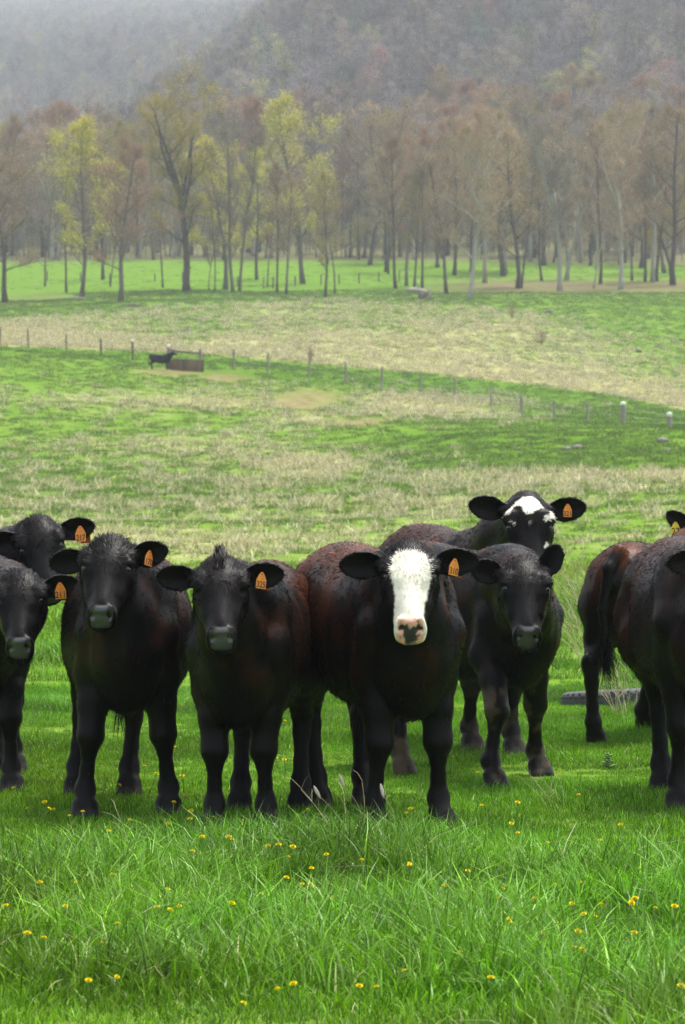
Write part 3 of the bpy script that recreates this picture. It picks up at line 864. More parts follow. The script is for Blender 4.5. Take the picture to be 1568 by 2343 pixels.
M_TAGY = simple_mat("yellow_plastic", (0.78, 0.60, 0.03), 0.45, 0.15, 40, bump=0.05)
M_INK = flat_mat("brown_ink", (0.09, 0.03, 0.008), 0.7)

def make_cow(name_label, group, front_px, yaw, poll, head, ears, size=1.0, hind_px=None, girth=1.0, h=0.0088, eyes=True,
             rust=0.3, rust_fn=None, white=None, mud=0.0, tagspec=None, tuft=0.05, hair=130000, seed=1, tail=None, origin=None,
             hscale=0.92, world_pos=None, spike=False, poll_local=None):
    """front_px: picture points of the two front hooves (its right, its left); yaw 0 faces the camera, + turns to the picture's right"""
    rng = np.random.default_rng(seed)
    yw = R(yaw)
    fwd = np.array([math.sin(yw), -math.cos(yw), 0]); lef = np.array([math.cos(yw), math.sin(yw), 0]); up = np.array([0, 0, 1.0])
    B = np.stack([fwd, lef, up], 1)              # local -> world
    def foot(p):
        if len(p) == 3: return at(p[0], p[1], p[2]) * np.array([1, 1, 0])
        u, v = ray(*p); Y = -EYE / v
        return np.array([u * Y, Y, 0])
    feet = {}
    if front_px is not None:
        fr = [foot(p) for p in front_px]
        O = (fr[0] + fr[1]) / 2 - 0.45 * size * fwd
        feet['fr'], feet['fl'] = fr
    else:
        O = np.array(origin, float)
    def loc(w): return (np.asarray(w, float) - O) @ B / size
    def wor(p): return O + (np.asarray(p, float) * size) @ B.T
    f = {k: loc(v) for k, v in feet.items()}
    f.setdefault('fr', np.array([0.45, -0.12, 0])); f.setdefault('fl', np.array([0.45, 0.12, 0]))
    f['hr'] = np.array([-0.58, -0.135, 0]); f['hl'] = np.array([-0.58, 0.135, 0])
    if hind_px:
        for kk, p in zip(('hr', 'hl'), hind_px):
            if p is not None: f[kk] = loc(foot(p))
    for k in f: f[k][2] = 0.0
    # head frame (world, then local)
    hy, hp, hr = R(head[0]), R(head[1]), R(head[2])
    fh = np.array([math.sin(hy), -math.cos(hy), 0]); sh = np.array([math.cos(hy), math.sin(hy), 0])
    up_h = up * math.cos(hr) + sh * math.sin(hr); sh = sh * math.cos(hr) - up * math.sin(hr)
    a_ = math.cos(hp) * fh - math.sin(hp) * up_h; n_ = math.sin(hp) * fh + math.cos(hp) * up_h
    HB = np.stack([a_ @ B, sh @ B, n_ @ B], 1)   # columns in cow-local axes: t, s, n
    fl_, ul_ = fh @ B, up_h @ B
    P0 = np.array(poll_local, float) if poll_local is not None else loc(at(*poll))
    hs = hscale
    def hw(t, s, n): return P0 + hs * (HB @ np.array([t, s, n]))
    G = Field((min(-0.85, P0[0] - .5), min(-0.42, P0[1] - .42), -0.012), (max(0.78, P0[0] + .5), max(0.42, P0[1] + .42), max(1.24, P0[2] + .22)), h / size)
    # torso
    sl, (X, Y, Z) = G.block((-0.9, -0.4, 0.35), (0.8, 0.4, 1.25))
    xc = np.clip(X, TORSO[0, 0], TORSO[-1, 0])
    top = np.interp(xc, TORSO[:, 0], TORSO[:, 1]); bot = np.interp(xc, TORSO[:, 0], TORSO[:, 2]); w = np.interp(xc, TORSO[:, 0], TORSO[:, 3]) * (1 + (girth - 1) * sstep(.45, .15, xc))
    cz, hz = (top + bot) / 2, (top - bot) / 2
    zz = (Z - cz) / hz
    wz = w * (1 - 0.10 * np.clip(zz, 0, 1) ** 2 + 0.05 * np.clip(-zz, 0, 1))
    d = (sellipse(Y / wz, zz, 2.35) - 1) * np.minimum(w, hz) * 0.9
    G.put(sl, np.sqrt(np.maximum(d, 0) ** 2 + (X - xc) ** 2) + np.minimum(d, 0), 0.02)
    # neck and throat
    jaw = hw(0.07, 0, -0.10); crest = hw(-0.005, 0, -0.075)
    base = np.array([0.40, 0, 0.92]); low = np.array([0.56, 0, 0.72])
    mid = base * 0.5 + crest * 0.5 + np.array([0, 0, 0.0]); mlo = low * 0.5 + jaw * 0.5 + np.array([0.0, 0, -0.01])
    G.chain([base, mid, crest], [0.185, 0.135, 0.085], 0.07)
    G.chain([low, mlo, jaw], [0.15, 0.115, 0.075], 0.08)
    G.cone((0.58, 0, 0.68), 0.115, (0.52, 0, 0.53), 0.085, 0.06)      # brisket
    # legs
    for kx, s_ in (('fr', -1), ('fl', 1)):
        ft = f[kx]
        el = np.array([0.40, 0.118 * s_, 0.60]) * 0.7 + np.array([ft[0] - .03, ft[1], 0.60]) * 0.3
        kn = el * 0.28 + ft * 0.72 + np.array([0.03, 0, 0]); kn[1] *= .93; kn[2] = 0.345
        fk = ft + np.array([-0.015, 0, 0.12])
        midf = (el + kn) / 2 + np.array([0.01, 0, 0.01])
        G.chain([(0.34, 0.095 * s_, 1.0), (0.50, 0.128 * s_, 0.78), el], [0.078, 0.082, 0.090], 0.05)
        G.chain([el, midf, kn], [0.085, 0.061, 0.057], 0.03)
        c1 = kn * 0.72 + fk * 0.28; c2 = kn * 0.4 + fk * 0.6
        G.chain([kn, c1, c2, fk], [0.055, 0.033, 0.028, 0.043], 0.02)
        G.chain([fk, ft + np.array([0.015, 0, 0.065])], [0.044, 0.038], 0.02)
        for q in (-1, 1):
            G.cone(ft + np.array([0.02, 0.021 * q, 0.055]), 0.036, ft + np.array([0.048, 0.024 * q, 0.004]), 0.040, 0.012)
    for kx, s_ in (('hr', -1), ('hl', 1)):
        ft = f[kx]
        hk = np.array([ft[0] - 0.075, ft[1] * 0.75 + 0.25 * 0.13 * s_, 0.44])
        fk = ft + np.array([-0.02, 0, 0.125])
        st = np.array([-0.33, 0.165 * s_, 0.66])
        gm = st * 0.5 + hk * 0.5 + np.array([-0.015, 0, 0.02])
        G.chain([(-0.50, 0.10 * s_, 0.90), (-0.52, 0.135 * s_, 0.76), st], [0.15, 0.14, 0.115], 0.06)
        G.chain([(-0.60, 0.10 * s_, 0.80), gm + np.array([-.06, 0, .03])], [0.11, 0.075], 0.05)
        G.chain([st, gm, hk], [0.112, 0.076, 0.050], 0.04)
        c1 = hk * 0.7 + fk * 0.3
        G.chain([hk + np.array([-.012, 0, .02]), c1, hk * .3 + fk * .7, fk], [0.050, 0.038, 0.032, 0.043], 0.02)
        G.chain([fk, ft + np.array([0.01, 0, 0.065])], [0.046, 0.044], 0.02)
        for q in (-1, 1):
            G.cone(ft + np.array([0.02, 0.021 * q, 0.055]), 0.035, ft + np.array([0.045, 0.024 * q, 0.004]), 0.039, 0.012)
    # tail
    tl = tail or [(-0.70, 0, 1.07), (-0.77, 0.0, 1.0), (-0.80, 0.01, 0.75), (-0.79, 0.02, 0.5)]
    G.chain([np.array(p) for p in tl], [0.045, 0.034, 0.024, 0.016][:len(tl)], 0.02)
    # head
    cor = np.array([hw(t, s, n) for t in (-.06, .47) for s in (-.14, .14) for n in (-.23, .07)])
    sl, (X, Y, Z) = G.block(cor.min(0) - .05, cor.max(0) + .05)
    def hl(X, Y, Z):
        x, y, z = (X - P0[0]) / hs, (Y - P0[1]) / hs, (Z - P0[2]) / hs
        return [x * HB[0, i] + y * HB[1, i] + z * HB[2, i] for i in range(3)]
    T, S, N = hl(X, Y, Z)
    tc = np.clip(T, HEAD[0, 0], HEAD[-1, 0])
    w, top, bot = (np.interp(tc, HEAD[:, 0], HEAD[:, i]) for i in (1, 2, 3))
    cz, hz = (top + bot) / 2, (top - bot) / 2
    zz = (N - cz) / hz
    # brow is widest high up, jaw narrower below; the nose bridge is narrower than the cheeks
    pin = 1 - 0.16 * sstep(.1, -.9, zz) - 0.34 * sstep(-.25, 1.0, zz) * sstep(.15, .23, tc) * sstep(.385, .34, tc)
    d = (sellipse(S / (w * pin), zz, 2.45) - 1) * np.minimum(w, hz) * 0.9
    d = np.sqrt(np.maximum(d, 0) ** 2 + (T - tc) ** 2) + np.minimum(d, 0)
    G.put(sl, d * hs, 0.03)
    for s_ in (-1, 1):
        G.cone(hw(0.085, 0.090 * s_, 0.012), 0.030 * hs, hw(0.127, 0.099 * s_, 0.016), 0.027 * hs, 0.022)     # brow
        G.cone(hw(0.175, 0.078 * s_, -0.01), 0.026 * hs, hw(0.26, 0.062 * s_, -0.03), 0.022 * hs, 0.03)       # cheek ridge
        if eyes:
            G.cone(hw(0.143, 0.112 * s_, 0.012), 0.019 * hs, hw(0.149, 0.110 * s_, 0.014), 0.017 * hs, 0.010, cut=True)
            G.cone(hw(0.130, 0.080 * s_, 0.016), 0.0115 * hs, hw(0.134, 0.106 * s_, 0.002), 0.0115 * hs, 0.008)   # upper lid
            G.cone(hw(0.164, 0.078 * s_, 0.012), 0.0085 * hs, hw(0.163, 0.100 * s_, -0.004), 0.0085 * hs, 0.008)  # lower lid
        G.cone(hw(0.155, 0.102 * s_, 0.002), 0.010 * hs, hw(0.168, 0.092 * s_, 0.012), 0.008 * hs, 0.012, cut=not eyes)
        G.cone(hw(0.212, 0.100 * s_, 0.040), 0.022 * hs, hw(0.26, 0.092 * s_, 0.034), 0.020 * hs, 0.03, cut=True)   # hollow before the eye
        # flared nostril rim and the hole
        G.cone(hw(0.376, 0.043 * s_, 0.002), 0.017 * hs, hw(0.402, 0.049 * s_, -0.022), 0.019 * hs, 0.014)
        G.cone(hw(0.392, 0.033 * s_, 0.010), 0.0120 * hs, hw(0.412, 0.045 * s_, -0.012), 0.0145 * hs, 0.006, cut=True)
    G.cone(hw(0.386, -0.018, 0.003), 0.014 * hs, hw(0.386, 0.018, 0.003), 0.014 * hs, 0.012)                    # nose leather top
    G.cone(hw(0.434, -0.04, -0.080), 0.006, hw(0.434, 0.04, -0.080), 0.006, 0.012, cut=True)                   # mouth
    G.cone(hw(0.395, -0.02, -0.095), 0.027 * hs, hw(0.395, 0.02, -0.095), 0.027 * hs, 0.025)                       # chin
    # ears
    earf = {}
    for s_, (ang, swp, rot, ln) in zip((-1, 1), ears):
        an, sw = R(ang), R(swp)
        side = s_ * HB[:, 1]
        e = side * math.cos(an) * math.cos(sw) + ul_ * math.sin(an) + fl_ * math.sin(sw) * math.cos(an); e /= np.linalg.norm(e)
        ro = R(rot)
        wn = fl_ * math.cos(ro) + (-ul_) * math.sin(ro); wn = wn - (wn @ e) * e; wn /= np.linalg.norm(wn)
        v_ = np.cross(wn, e)
        b0 = hw(0.03, 0.088 * s_, -0.055)
        earf[s_] = (b0, e, v_, wn, ln)
        G.cone(hw(0.035, 0.07 * s_, -0.055), 0.042 * hs, b0 + e * 0.03, 0.030 * hs, 0.025)
        cor = np.array([b0 + e * u + v_ * q + wn * z for u in (-.01, ln + .02) for q in (-.08, .08) for z in (-.05, .05)])
        sl, (X, Y, Z) = G.block(cor.min(0) - .02, cor.max(0) + .02)
        x, y, z = X - b0[0], Y - b0[1], Z - b0[2]
        U = (x * e[0] + y * e[1] + z * e[2]) / ln; Vv = (x * v_[0] + y * v_[1] + z * v_[2]) / hs; W = (x * wn[0] + y * wn[1] + z * wn[2]) / hs
        hwid = np.interp(U, EARW[:, 0], EARW[:, 1])
        cup = -0.042 * (1 - np.clip(Vv / np.maximum(hwid, .01), -1, 1) ** 2) * np.clip(1.25 - U, 0, 1)
        d1 = np.abs(Vv) - hwid; d2 = np.abs(W - cup) * 0.8 - (0.0125 - 0.003 * np.clip(U, 0, 1)); d3 = np.maximum(-U, U - 1) * ln
        d = np.maximum(np.maximum(d1 * 0.8, d2), d3)
        G.put(sl, d.astype(np.float32) * hs, 0.008)
    V, Q = G.mesh()
    V = smooth_mesh(V, Q, 2, 0.45)
    N = vnormals(V, Q)

    # ---------- coat colour and hair flow at any set of local points
    def headc(P): return hl(P[:, 0], P[:, 1], P[:, 2])
    def ear_w(P):
        r = np.zeros(len(P)); uu = np.zeros(len(P))
        for s_, (b0, e, v_, wn, ln) in earf.items():
            q = P - b0; u = q @ e / ln; ww = (u > 0.12) & (u < 1.1) & (np.abs(q @ v_) < .075) & (np.abs(q @ wn) < .06)
            r[ww] = 1; uu[ww] = u[ww]
        return r, uu
    def paint(P, crisp):
        t, s, n = headc(P); ew, _ = ear_w(P)
        nz = noise(P * 9, seed, 3); nf = noise(P * 42, seed + 5, 2)
        c = np.repeat(BLACK[None], len(P), 0) * (0.7 + 0.7 * nf)[:, None]
        inhead = (t > -.06) & (t < .47) & (np.abs(s) < .14) & (n > -.24) & (n < .09)
        if rust_fn is not None:
            rw = rust_fn(P, nz)
        else:
            rw = sstep(.25, -.15, P[:, 0]) * sstep(.55, .85, P[:, 2]) * sstep(.35, .65, nz)
            rw = np.maximum(rw, 0.55 * sstep(.45, .75, nz) * sstep(.45, .7, P[:, 2]))
        rw = rw * np.where(inhead | (ew > 0), 0.10, 1.0)
        rw = np.clip(rw * 1.15 * rust * (0.6 + 0.8 * nf), 0, 1)
        c = c * (1 - rw[:, None]) + RUST * rw[:, None]
        # lower legs: hooves, mud
        hoof = sstep(.05, .03, P[:, 2])
        c = c * (1 - hoof[:, None]) + np.array([.018, .017, .016]) * hoof[:, None]
        if mud > 0:
            mw = mud * sstep(.50, .42, P[:, 2]) * sstep(.50, .62, noise(P * 14, seed + 9, 3))
            c = c * (1 - mw[:, None]) + MUD * mw[:, None]
        dust = 0.12 * sstep(.16, .08, P[:, 2]) * nz
        c = c * (1 - dust[:, None]) + np.array([.09, .085, .08]) * dust[:, None]
        pad = inhead * sstep(.366, .376, t - .25 * np.abs(s) * (np.abs(s) > .03)) * sstep(.055, .049, np.abs(s) + .25 * np.clip(-.01 - n, 0, 1)) * sstep(-.058, -.047, n)
        q_ = t - n - .412; r_ = np.abs(s) - .038
        hole = inhead * sstep(1.15, .85, np.sqrt(((r_ - .35 * q_) / .0145) ** 2 + ((q_ + .2 * r_) / .020) ** 2)) * (n > -.06) * (t > .36)
        wet = np.maximum(pad, .16 * inhead * sstep(.13, .20, t) * sstep(.37, .33, t) * sstep(.065, .035, np.abs(s)) * (n > -.02))
        c = c * (1 - pad[:, None]) + PAD * (0.8 + .4 * nf)[:, None] * pad[:, None]
        if white is not None:
            jit = 0.006 * (noise(P * 60, 3, 2) - .5) * 2
            wm, pink, dark = white(t + jit, s + jit, n, inhead & (ew < .5))
            c = c * (1 - wm[:, None]) + WHITE * (0.9 + 0.15 * nz)[:, None] * wm[:, None]
            c = c * (1 - pink[:, None]) + np.array([.72, .38, .29]) * pink[:, None]
            c = c * (1 - dark[:, None]) + np.array([.03, .028, .028]) * dark[:, None]
            wet = np.where(wm > .5, wet * .5, wet)
        c = c * (1 - hole[:, None]) + np.array([.006, .005, .005]) * hole[:, None]
        return c, wet
    colV, wetV = paint(V, False)

    # ---------- hair: short strands over the whole hide, longer on poll, ears and tail
    tri = np.concatenate([Q[:, [0, 1, 2]], Q[:, [0, 2, 3]]])
    e1, e2 = V[tri[:, 1]] - V[tri[:, 0]], V[tri[:, 2]] - V[tri[:, 0]]
    ar = np.linalg.norm(np.cross(e1, e2), axis=1)
    ctr = V[tri].mean(1)
    t, s, n = headc(ctr)
    inh = (t > -.08) & (t < .47) & (np.abs(s) < .15) & (n > -.24) & (n < .10)
    ar = ar * np.where(inh, 2.2, 1.0) * np.where(ctr[:, 2] < .06, 0.15, 1)
    pk = rng.choice(len(tri), hair, p=ar / ar.sum())
    u, v = rng.random(hair), rng.random(hair); fl = u + v > 1; u[fl], v[fl] = 1 - u[fl], 1 - v[fl]
    Pr = V[tri[pk, 0]] + e1[pk] * u[:, None] + e2[pk] * v[:, None]
    Nr = N[tri[pk, 0]] * (1 - u - v)[:, None] + N[tri[pk, 1]] * u[:, None] + N[tri[pk, 2]] * v[:, None]
    Nr /= np.linalg.norm(Nr, axis=1)[:, None] + 1e-9
    t, s, n = headc(Pr); ew, eu = ear_w(Pr)
    inh = (t > -.08) & (t < .47) & (np.abs(s) < .15) & (n > -.24) & (n < .10) & (ew < .5)
    wob = np.stack([noise(Pr * 7 + 31 * k, seed + 20 + k, 2) - .5 for k in range(3)], 1)
    flow = np.tile(np.array([-0.45, 0, -0.9]), (hair, 1))
    flow[Pr[:, 2] < .5] = (-.1, 0, -1)
    aL, sL, nL = HB[:, 0], HB[:, 1], HB[:, 2]
    whorl = t - 0.11
    hf = np.outer(np.clip(whorl * 14, -1, 1), aL) + np.outer(np.clip(s * 9, -1, 1) * .8, sL)
    flow = np.where(inh[:, None], hf, flow)
    for s_, (b0, e, v_, wn, ln) in earf.items():
        m = (ew > .5) & (np.sign(s) == s_); flow[m] = e + 0.5 * np.sign((Pr[m] - b0) @ v_)[:, None] * v_
    flow = flow + 1.1 * wob
    flow -= (flow * Nr).sum(1)[:, None] * Nr
    flow /= np.linalg.norm(flow, axis=1)[:, None] + 1e-9
    length = np.full(hair, 0.017); lift = np.full(hair, 0.17)
    length[Pr[:, 2] > .98] = .020
    length[Pr[:, 2] < .45] = 0.010
    face = inh & (t > .06); length[face] = 0.010 + 0.013 * np.clip((.22 - t[face]) / .12, 0, 1)
    length[inh & (t > .35)] = 0.006
    eyer = inh & ((t - .147) ** 2 + (np.abs(s) - .094) ** 2 + (n - .008) ** 2 < .034 ** 2); length[eyer] = .004
    jawl = inh & (n < -.10) & (t < .33); length[jawl] = 0.012
    topk = inh & (t < .085) & (n > -.10); length[topk] = tuft * (0.6 + .5 * rng.random(topk.sum())); lift[topk] = 0.38
    length[ew > .5] = 0.014; lift[ew > .5] = .18
    low_belly = (Nr[:, 2] < -.4) & (Pr[:, 2] > .4) & (Pr[:, 2] < .7); length[low_belly] = .024
    length *= 0.65 + 0.7 * rng.random(hair)
    drn = rng.normal(size=(hair, 3)) * 0.20
    d = flow + Nr * lift[:, None] + drn; d /= np.linalg.norm(d, axis=1)[:, None]
    if topk.any():
        d[topk] = d[topk] + 0.32 * ul_ + rng.normal(size=(topk.sum(), 3)) * .35; d[topk] /= np.linalg.norm(d[topk], axis=1)[:, None]
    if spike:
        sp = inh & (np.abs(s) < .03) & (np.abs(t - .01) < .045) & (n > -.08)
        length[sp] = .075 * (0.7 + .4 * rng.random(sp.sum()))
        d[sp] = ul_ - 6.5 * s[sp][:, None] * sL + rng.normal(size=(sp.sum(), 3)) * .10; d[sp] /= np.linalg.norm(d[sp], axis=1)[:, None]
    # tail switch
    te = np.array(tl[-1]); tp = np.array(tl[-2]); td = te - tp; td /= np.linalg.norm(td)
    nt_ = 420
    Tr = te - td * rng.random((nt_, 1)) * .12 + rng.normal(size=(nt_, 3)) * .012
    Td = td + rng.normal(size=(nt_, 3)) * .22; Tl = 0.06 + .14 * rng.random(nt_)
    Pr = np.concatenate([Pr, Tr]); Nr = np.concatenate([Nr, -np.tile(td, (nt_, 1)) * 0 + rng.normal(size=(nt_, 3))])
    d = np.concatenate([d, Td]); length = np.concatenate([length, Tl])
    nh = len(Pr)
    wid = np.clip(0.0008 + length * 0.016, 0, .0022) * (0.7 + .6 * rng.random(nh))
    sd = np.cross(d, Nr + rng.normal(size=(nh, 3)) * .5); sd /= np.linalg.norm(sd, axis=1)[:, None] + 1e-9
    r0 = Pr - Nr / (np.linalg.norm(Nr, axis=1)[:, None] + 1e-9) * 0.002
    bend = np.zeros((nh, 3)); bend[:, 2] = -0.25
    midp = r0 + d * (length * .55)[:, None]
    tip = r0 + d * length[:, None] + bend * (length * .5)[:, None] + rng.normal(size=(nh, 3)) * (length * .12)[:, None]
    HV = np.stack([r0 - sd * wid[:, None], r0 + sd * wid[:, None], midp + sd * wid[:, None] * .75, midp - sd * wid[:, None] * .75, tip], 1).reshape(-1, 3)
    o5 = len(V) + np.arange(nh)[:, None] * 5
    HQ = o5 + np.array([[0, 1, 2, 3]]); HT = o5 + np.array([[3, 2, 4]])
    cH, wH = paint(Pr, True)
    vary = (0.5 + 2.2 * rng.random(nh) ** 2.2)[:, None]; vary[rng.random(nh) < .05] *= 3.5
    cH = np.where(cH.max(1)[:, None] > .3, cH * (0.85 + .15 * vary), cH * vary)
    cH = np.clip(cH, 0, .9)
    hn = Nr + d * 0.10 + rng.normal(size=(nh, 3)) * .10; hn /= np.linalg.norm(hn, axis=1)[:, None] + 1e-9
    AV = np.concatenate([V, HV]); AC = np.concatenate([colV, np.repeat(cH, 5, 0)]); AN = np.concatenate([N, np.repeat(hn, 5, 0)])
    AW = np.concatenate([wetV, np.zeros(nh * 5)])
    root = empty(name_label[0], tuple(O) if world_pos is None else world_pos, yw)
    root["label"] = name_label[1]; root["category"] = "cow"
    if group: root["group"] = group
    # mesh in the root's frame: root x axis is the picture's right for yaw 0, so turn local (forward, left, up) accordingly
    Lm = np.array([[0, 1, 0], [-1, 0, 0], [0, 0, 1.0]]) * size       # forward -> -y, left -> +x
    def rl(P): return np.asarray(P) @ Lm.T
    me = np_mesh("body", rl(AV), [Q, HQ, HT], [M_COAT], True, AC, AN @ (Lm.T / size), None, {"wet": AW})
    link("body", me, root)
    if eyes:
        for s_ in (-1, 1):
            link("eye", ball_mesh(0.0215 * hs * size), root).location = tuple(rl(hw(0.1475, 0.0915 * s_, 0.008)))
    if tagspec:
        number, side_, col, u_, v0, tilt, yawt, sc = tagspec
        b0, e, v_, wn, ln = earf[side_]
        p = b0 + e * ln * u_ + np.array(ul_) * v0 * hs + wn * 0.012
        ear_tag(root, rl(p), number, col, tilt, R(yawt) - yw, sc, rl(wn) / size)
    return root

_balls = {}
def ball_mesh(r):
    key = round(r, 4)
    if key not in _balls:
        th, ph = np.meshgrid(np.linspace(0, np.pi, 13), np.arange(20) * 2 * np.pi / 20, indexing='ij')
        v = np.stack([np.sin(th) * np.cos(ph), np.sin(th) * np.sin(ph), np.cos(th)], -1).reshape(-1, 3) * r
        i, j = np.meshgrid(np.arange(12), np.arange(20), indexing='ij')
        q = np.stack([i * 20 + j, (i + 1) * 20 + j, (i + 1) * 20 + (j + 1) % 20, i * 20 + (j + 1) % 20], -1).reshape(-1, 4)
        _balls[key] = np_mesh("eyeball", v, [q], [M_EYE])
    return _balls[key]

def plate(poly, th):
    """extruded outline in the x-z plane, front towards -y"""
    n = len(poly)
    v = [(x, -th / 2, z) for x, z in poly] + [(x, th / 2, z) for x, z in poly]
    me = bpy.data.meshes.new("plate")
    me.from_pydata(v, [], [list(range(n)), list(range(2 * n - 1, n - 1, -1))] + [[i, i + n, (i + 1) % n + n, (i + 1) % n] for i in range(n)])
    me.update()
    return me

def ear_tag(root, p, number, col, tilt, yawt, sc, out):
    w, hgt = 0.0225 * sc, 0.066 * sc
    poly = [(-w, -hgt), (-w * .9, -hgt * 1.02), (w * .9, -hgt * 1.02), (w, -hgt), (w * 1.02, -hgt * .48), (w * .62, -hgt * .18), (w * .22, 0.002), (-w * .22, 0.002), (-w * .62, -hgt * .18), (-w * 1.02, -hgt * .48)]
    poly = poly[::-1]
    me = plate(poly, 0.003); me.materials.append(M_TAGY if col == 'y' else M_TAG)
    o = link("ear_tag", me, root)
    o.location = tuple(p); o.rotation_euler = (R(-4), R(tilt), yawt)
    # the number, stamped on the face
    cu = bpy.data.curves.new("digits", 'FONT'); cu.body = number; cu.align_x = 'CENTER'; cu.size = hgt * (0.56 if col == 'o' else .8); cu.offset = 0.0006; cu.extrude = 0.0003
    tmp = bpy.data.objects.new("digits", cu); COL.objects.link(tmp)
    dm = bpy.data.meshes.new_from_object(tmp.evaluated_get(bpy.context.evaluated_depsgraph_get()))
    bpy.data.objects.remove(tmp)
    dm.materials.clear(); dm.materials.append(M_INK)
    t = link("tag_number", dm, o)
    wx = max(v.co.x for v in dm.vertices) - min(v.co.x for v in dm.vertices)
    sx = min(1.0, 1.75 * w / wx)
    t.scale = (sx, 1, 1); t.location = (0, -0.0021, -hgt * (.94 if col == 'o' else 0.96)); t.rotation_euler = (R(90), 0, 0)
    st = MB(); st.tube([(0, -0.004, -.006 * sc), (0, -0.0015, -.006 * sc)], [0.0032, 0.0042], 8)
    st.build("tag_stud", M_TAGB, o)
    if col == 'o':
        bm_ = plate(poly, 0.003); bm_.materials.append(M_TAGB)
        b = link("tag_back", bm_, root)
        b.location = tuple(np.asarray(p) - np.asarray(out) * 0.042 + np.array([0.019, 0.0, -0.014]) * sc); b.rotation_euler = (R(6), R(tilt * 1.2), yawt - .25)

# ------------------------------------------------------------------ the herd
HERD = "black cattle lined up across the near pasture"
def blaze(t, s, n, ok):
    tt = [0.030, .045, .055, .10, .12, .165, .19, .25, .30, .36, .41, .44]
    lo = np.interp(t, tt, [-.03, -.055, -.062, -.066, -.085, -.077, -.066, -.060, -.064, -.070, -.073, -.07])
    hi = np.interp(t, tt, [.02, .055, .066, .080, .085, .087, .077, .071, .055, .058, .074, .07])
    w = ok * sstep(.028, .036, t) * sstep(-.006, .002, s - lo) * sstep(.006, -.002, s - hi) * (n > -.075) * sstep(.455, .44, t)
    pk = w * sstep(.366, .378, t) * sstep(.060, .050, np.abs(s))
    nn = noise(np.stack([s * 75, t * 75, n * 0], 1), 8, 2) - .5
    dk = w * sstep(.404, .409, t + .12 * np.abs(s) + .035 * nn) * sstep(.032, .026, np.abs(s - .002) + .035 * nn) + .9 * pk * sstep(.20, .26, nn)
    dk = np.clip(dk, 0, 1)
    return w, pk, dk
def patches(t, s, n, ok):
    P1 = [(530, 100), (580, 88), (612, 112), (648, 185), (600, 215), (570, 242), (535, 240), (525, 185), (500, 170), (470, 190), (445, 245), (428, 250), (430, 220), (460, 170), (490, 135)]
    P2 = [(682, 198), (702, 235), (695, 265), (650, 302), (636, 280), (640, 250), (680, 230)]
    P3 = [(648, 428), (692, 435), (700, 500), (640, 500)]
    P4 = [(452, 285), (490, 300), (488, 318), (458, 300)]
    w = np.zeros(len(t))
    for P in (P1, P2, P3, P4):
        q = [((x - 562) / 1150.0, (y - 95) / 1150.0 * .80 - .012) for x, y in P]
        w[in_poly(s, t, q) & ok & (n > -.09)] = 1
    dot = ok * sstep(.011, .007, np.sqrt((s + .001) ** 2 + (t - .135) ** 2)) * .5
    return np.maximum(w, dot * .6), np.zeros(len(t)), np.zeros(len(t))
def flank(x0, x1, zc=0.62):
    def fn(P, nz):
        a = sstep(x1, x0, P[:, 0]) * sstep(zc - .1, zc + .25, P[:, 2]) * (0.35 + .65 * sstep(.35, .62, nz))
        b = 0.42 * sstep(.4, .7, nz) * sstep(.5, .75, P[:, 2])
        return np.maximum(a, b)
    return fn

make_cow(("cow", "black cow with rusty back, leftmost of the rear row, tag 21"), HERD, None, 12, (86, 1202, 18.45), (6, 56, -9),
         [(-3, 5, 10, .19), (3, 5, 10, .19)], origin=at(-48, 1700, 19.6) * np.array([1, 1, 0]), size=1.06, rust=.30, tuft=.020, seed=11,
         tagspec=("217", 1, 'o', .62, .012, -3, 8, 1.15))
make_cow(("cow", "black cow cut off by the left picture edge, lowered head with grey nose"), HERD, [(-95, 1806), (27, 1812)], 9, (48, 1325, 16.9), (1, 50, -2),
         [(2, 4, 10, .19), (8, 4, 10, .185)], size=1.03, rust=.22, tuft=.022, seed=12, tagspec=("211", 1, 'o', .50, .022, -4, 10, 1.1))
make_cow(("cow", "shaggy black cow second from left in the front row, stepping leg out"), HERD, [(195, 1872), (386, 1866)], 3, (250, 1250, 16.3), (-3, 47, 1),
         [(-8, 4, 10, .175), (16, 8, 8, .175)], size=1.06, rust=.40, rust_fn=flank(-.3, .15), tuft=.034, seed=13, girth=1.12, hind_px=[(176, 1835, 17.75), (296, 1838, 17.7)],
         tagspec=("170", 1, 'o', .55, .016, 14, 48, 1.0), tail=[(-0.70, 0, 1.07), (-0.77, -.05, 1.0), (-0.74, -.04, 0.75), (-0.70, -.02, 0.45)])
make_cow(("cow", "black cow with closed eyes and a spiky hair tuft on its poll"), HERD, [(490, 1906), (608, 1904)], -6, (504, 1294, 15.4), (2, 48, -1),
         [(4, 4, 10, .185), (6, 6, 10, .185)], size=1.02, rust=.45, rust_fn=flank(-.25, .1, .66), tuft=.020, seed=14, girth=.93, eyes=False, spike=True,
         tagspec=("325", 1, 'o', .50, .016, 9, 26, 1.0), tail=[(-0.70, 0, 1.07), (-0.77, 0, 1.0), (-0.74, -.02, 0.75), (-0.68, -.03, 0.42)])
make_cow(("cow", "black cow with a broad white blaze and pink nose"), HERD, [(858, 1902), (1006, 1896)], 15, (937, 1262, 15.6), (0, 49, 0),
         [(0, 4, 8, .195), (7, 6, 8, .19)], size=1.09, rust=.55, rust_fn=flank(-.05, .42, .62), white=blaze, tuft=.022, seed=15, girth=.97, hind_px=[(726, 1846), (832, 1842)],
         tagspec=("310", 1, 'o', .52, .016, 12, 32, 1.05), tail=[(-0.70, 0, 1.07), (-0.77, .02, 1.0), (-0.72, .08, 0.75), (-0.66, .12, 0.46)])
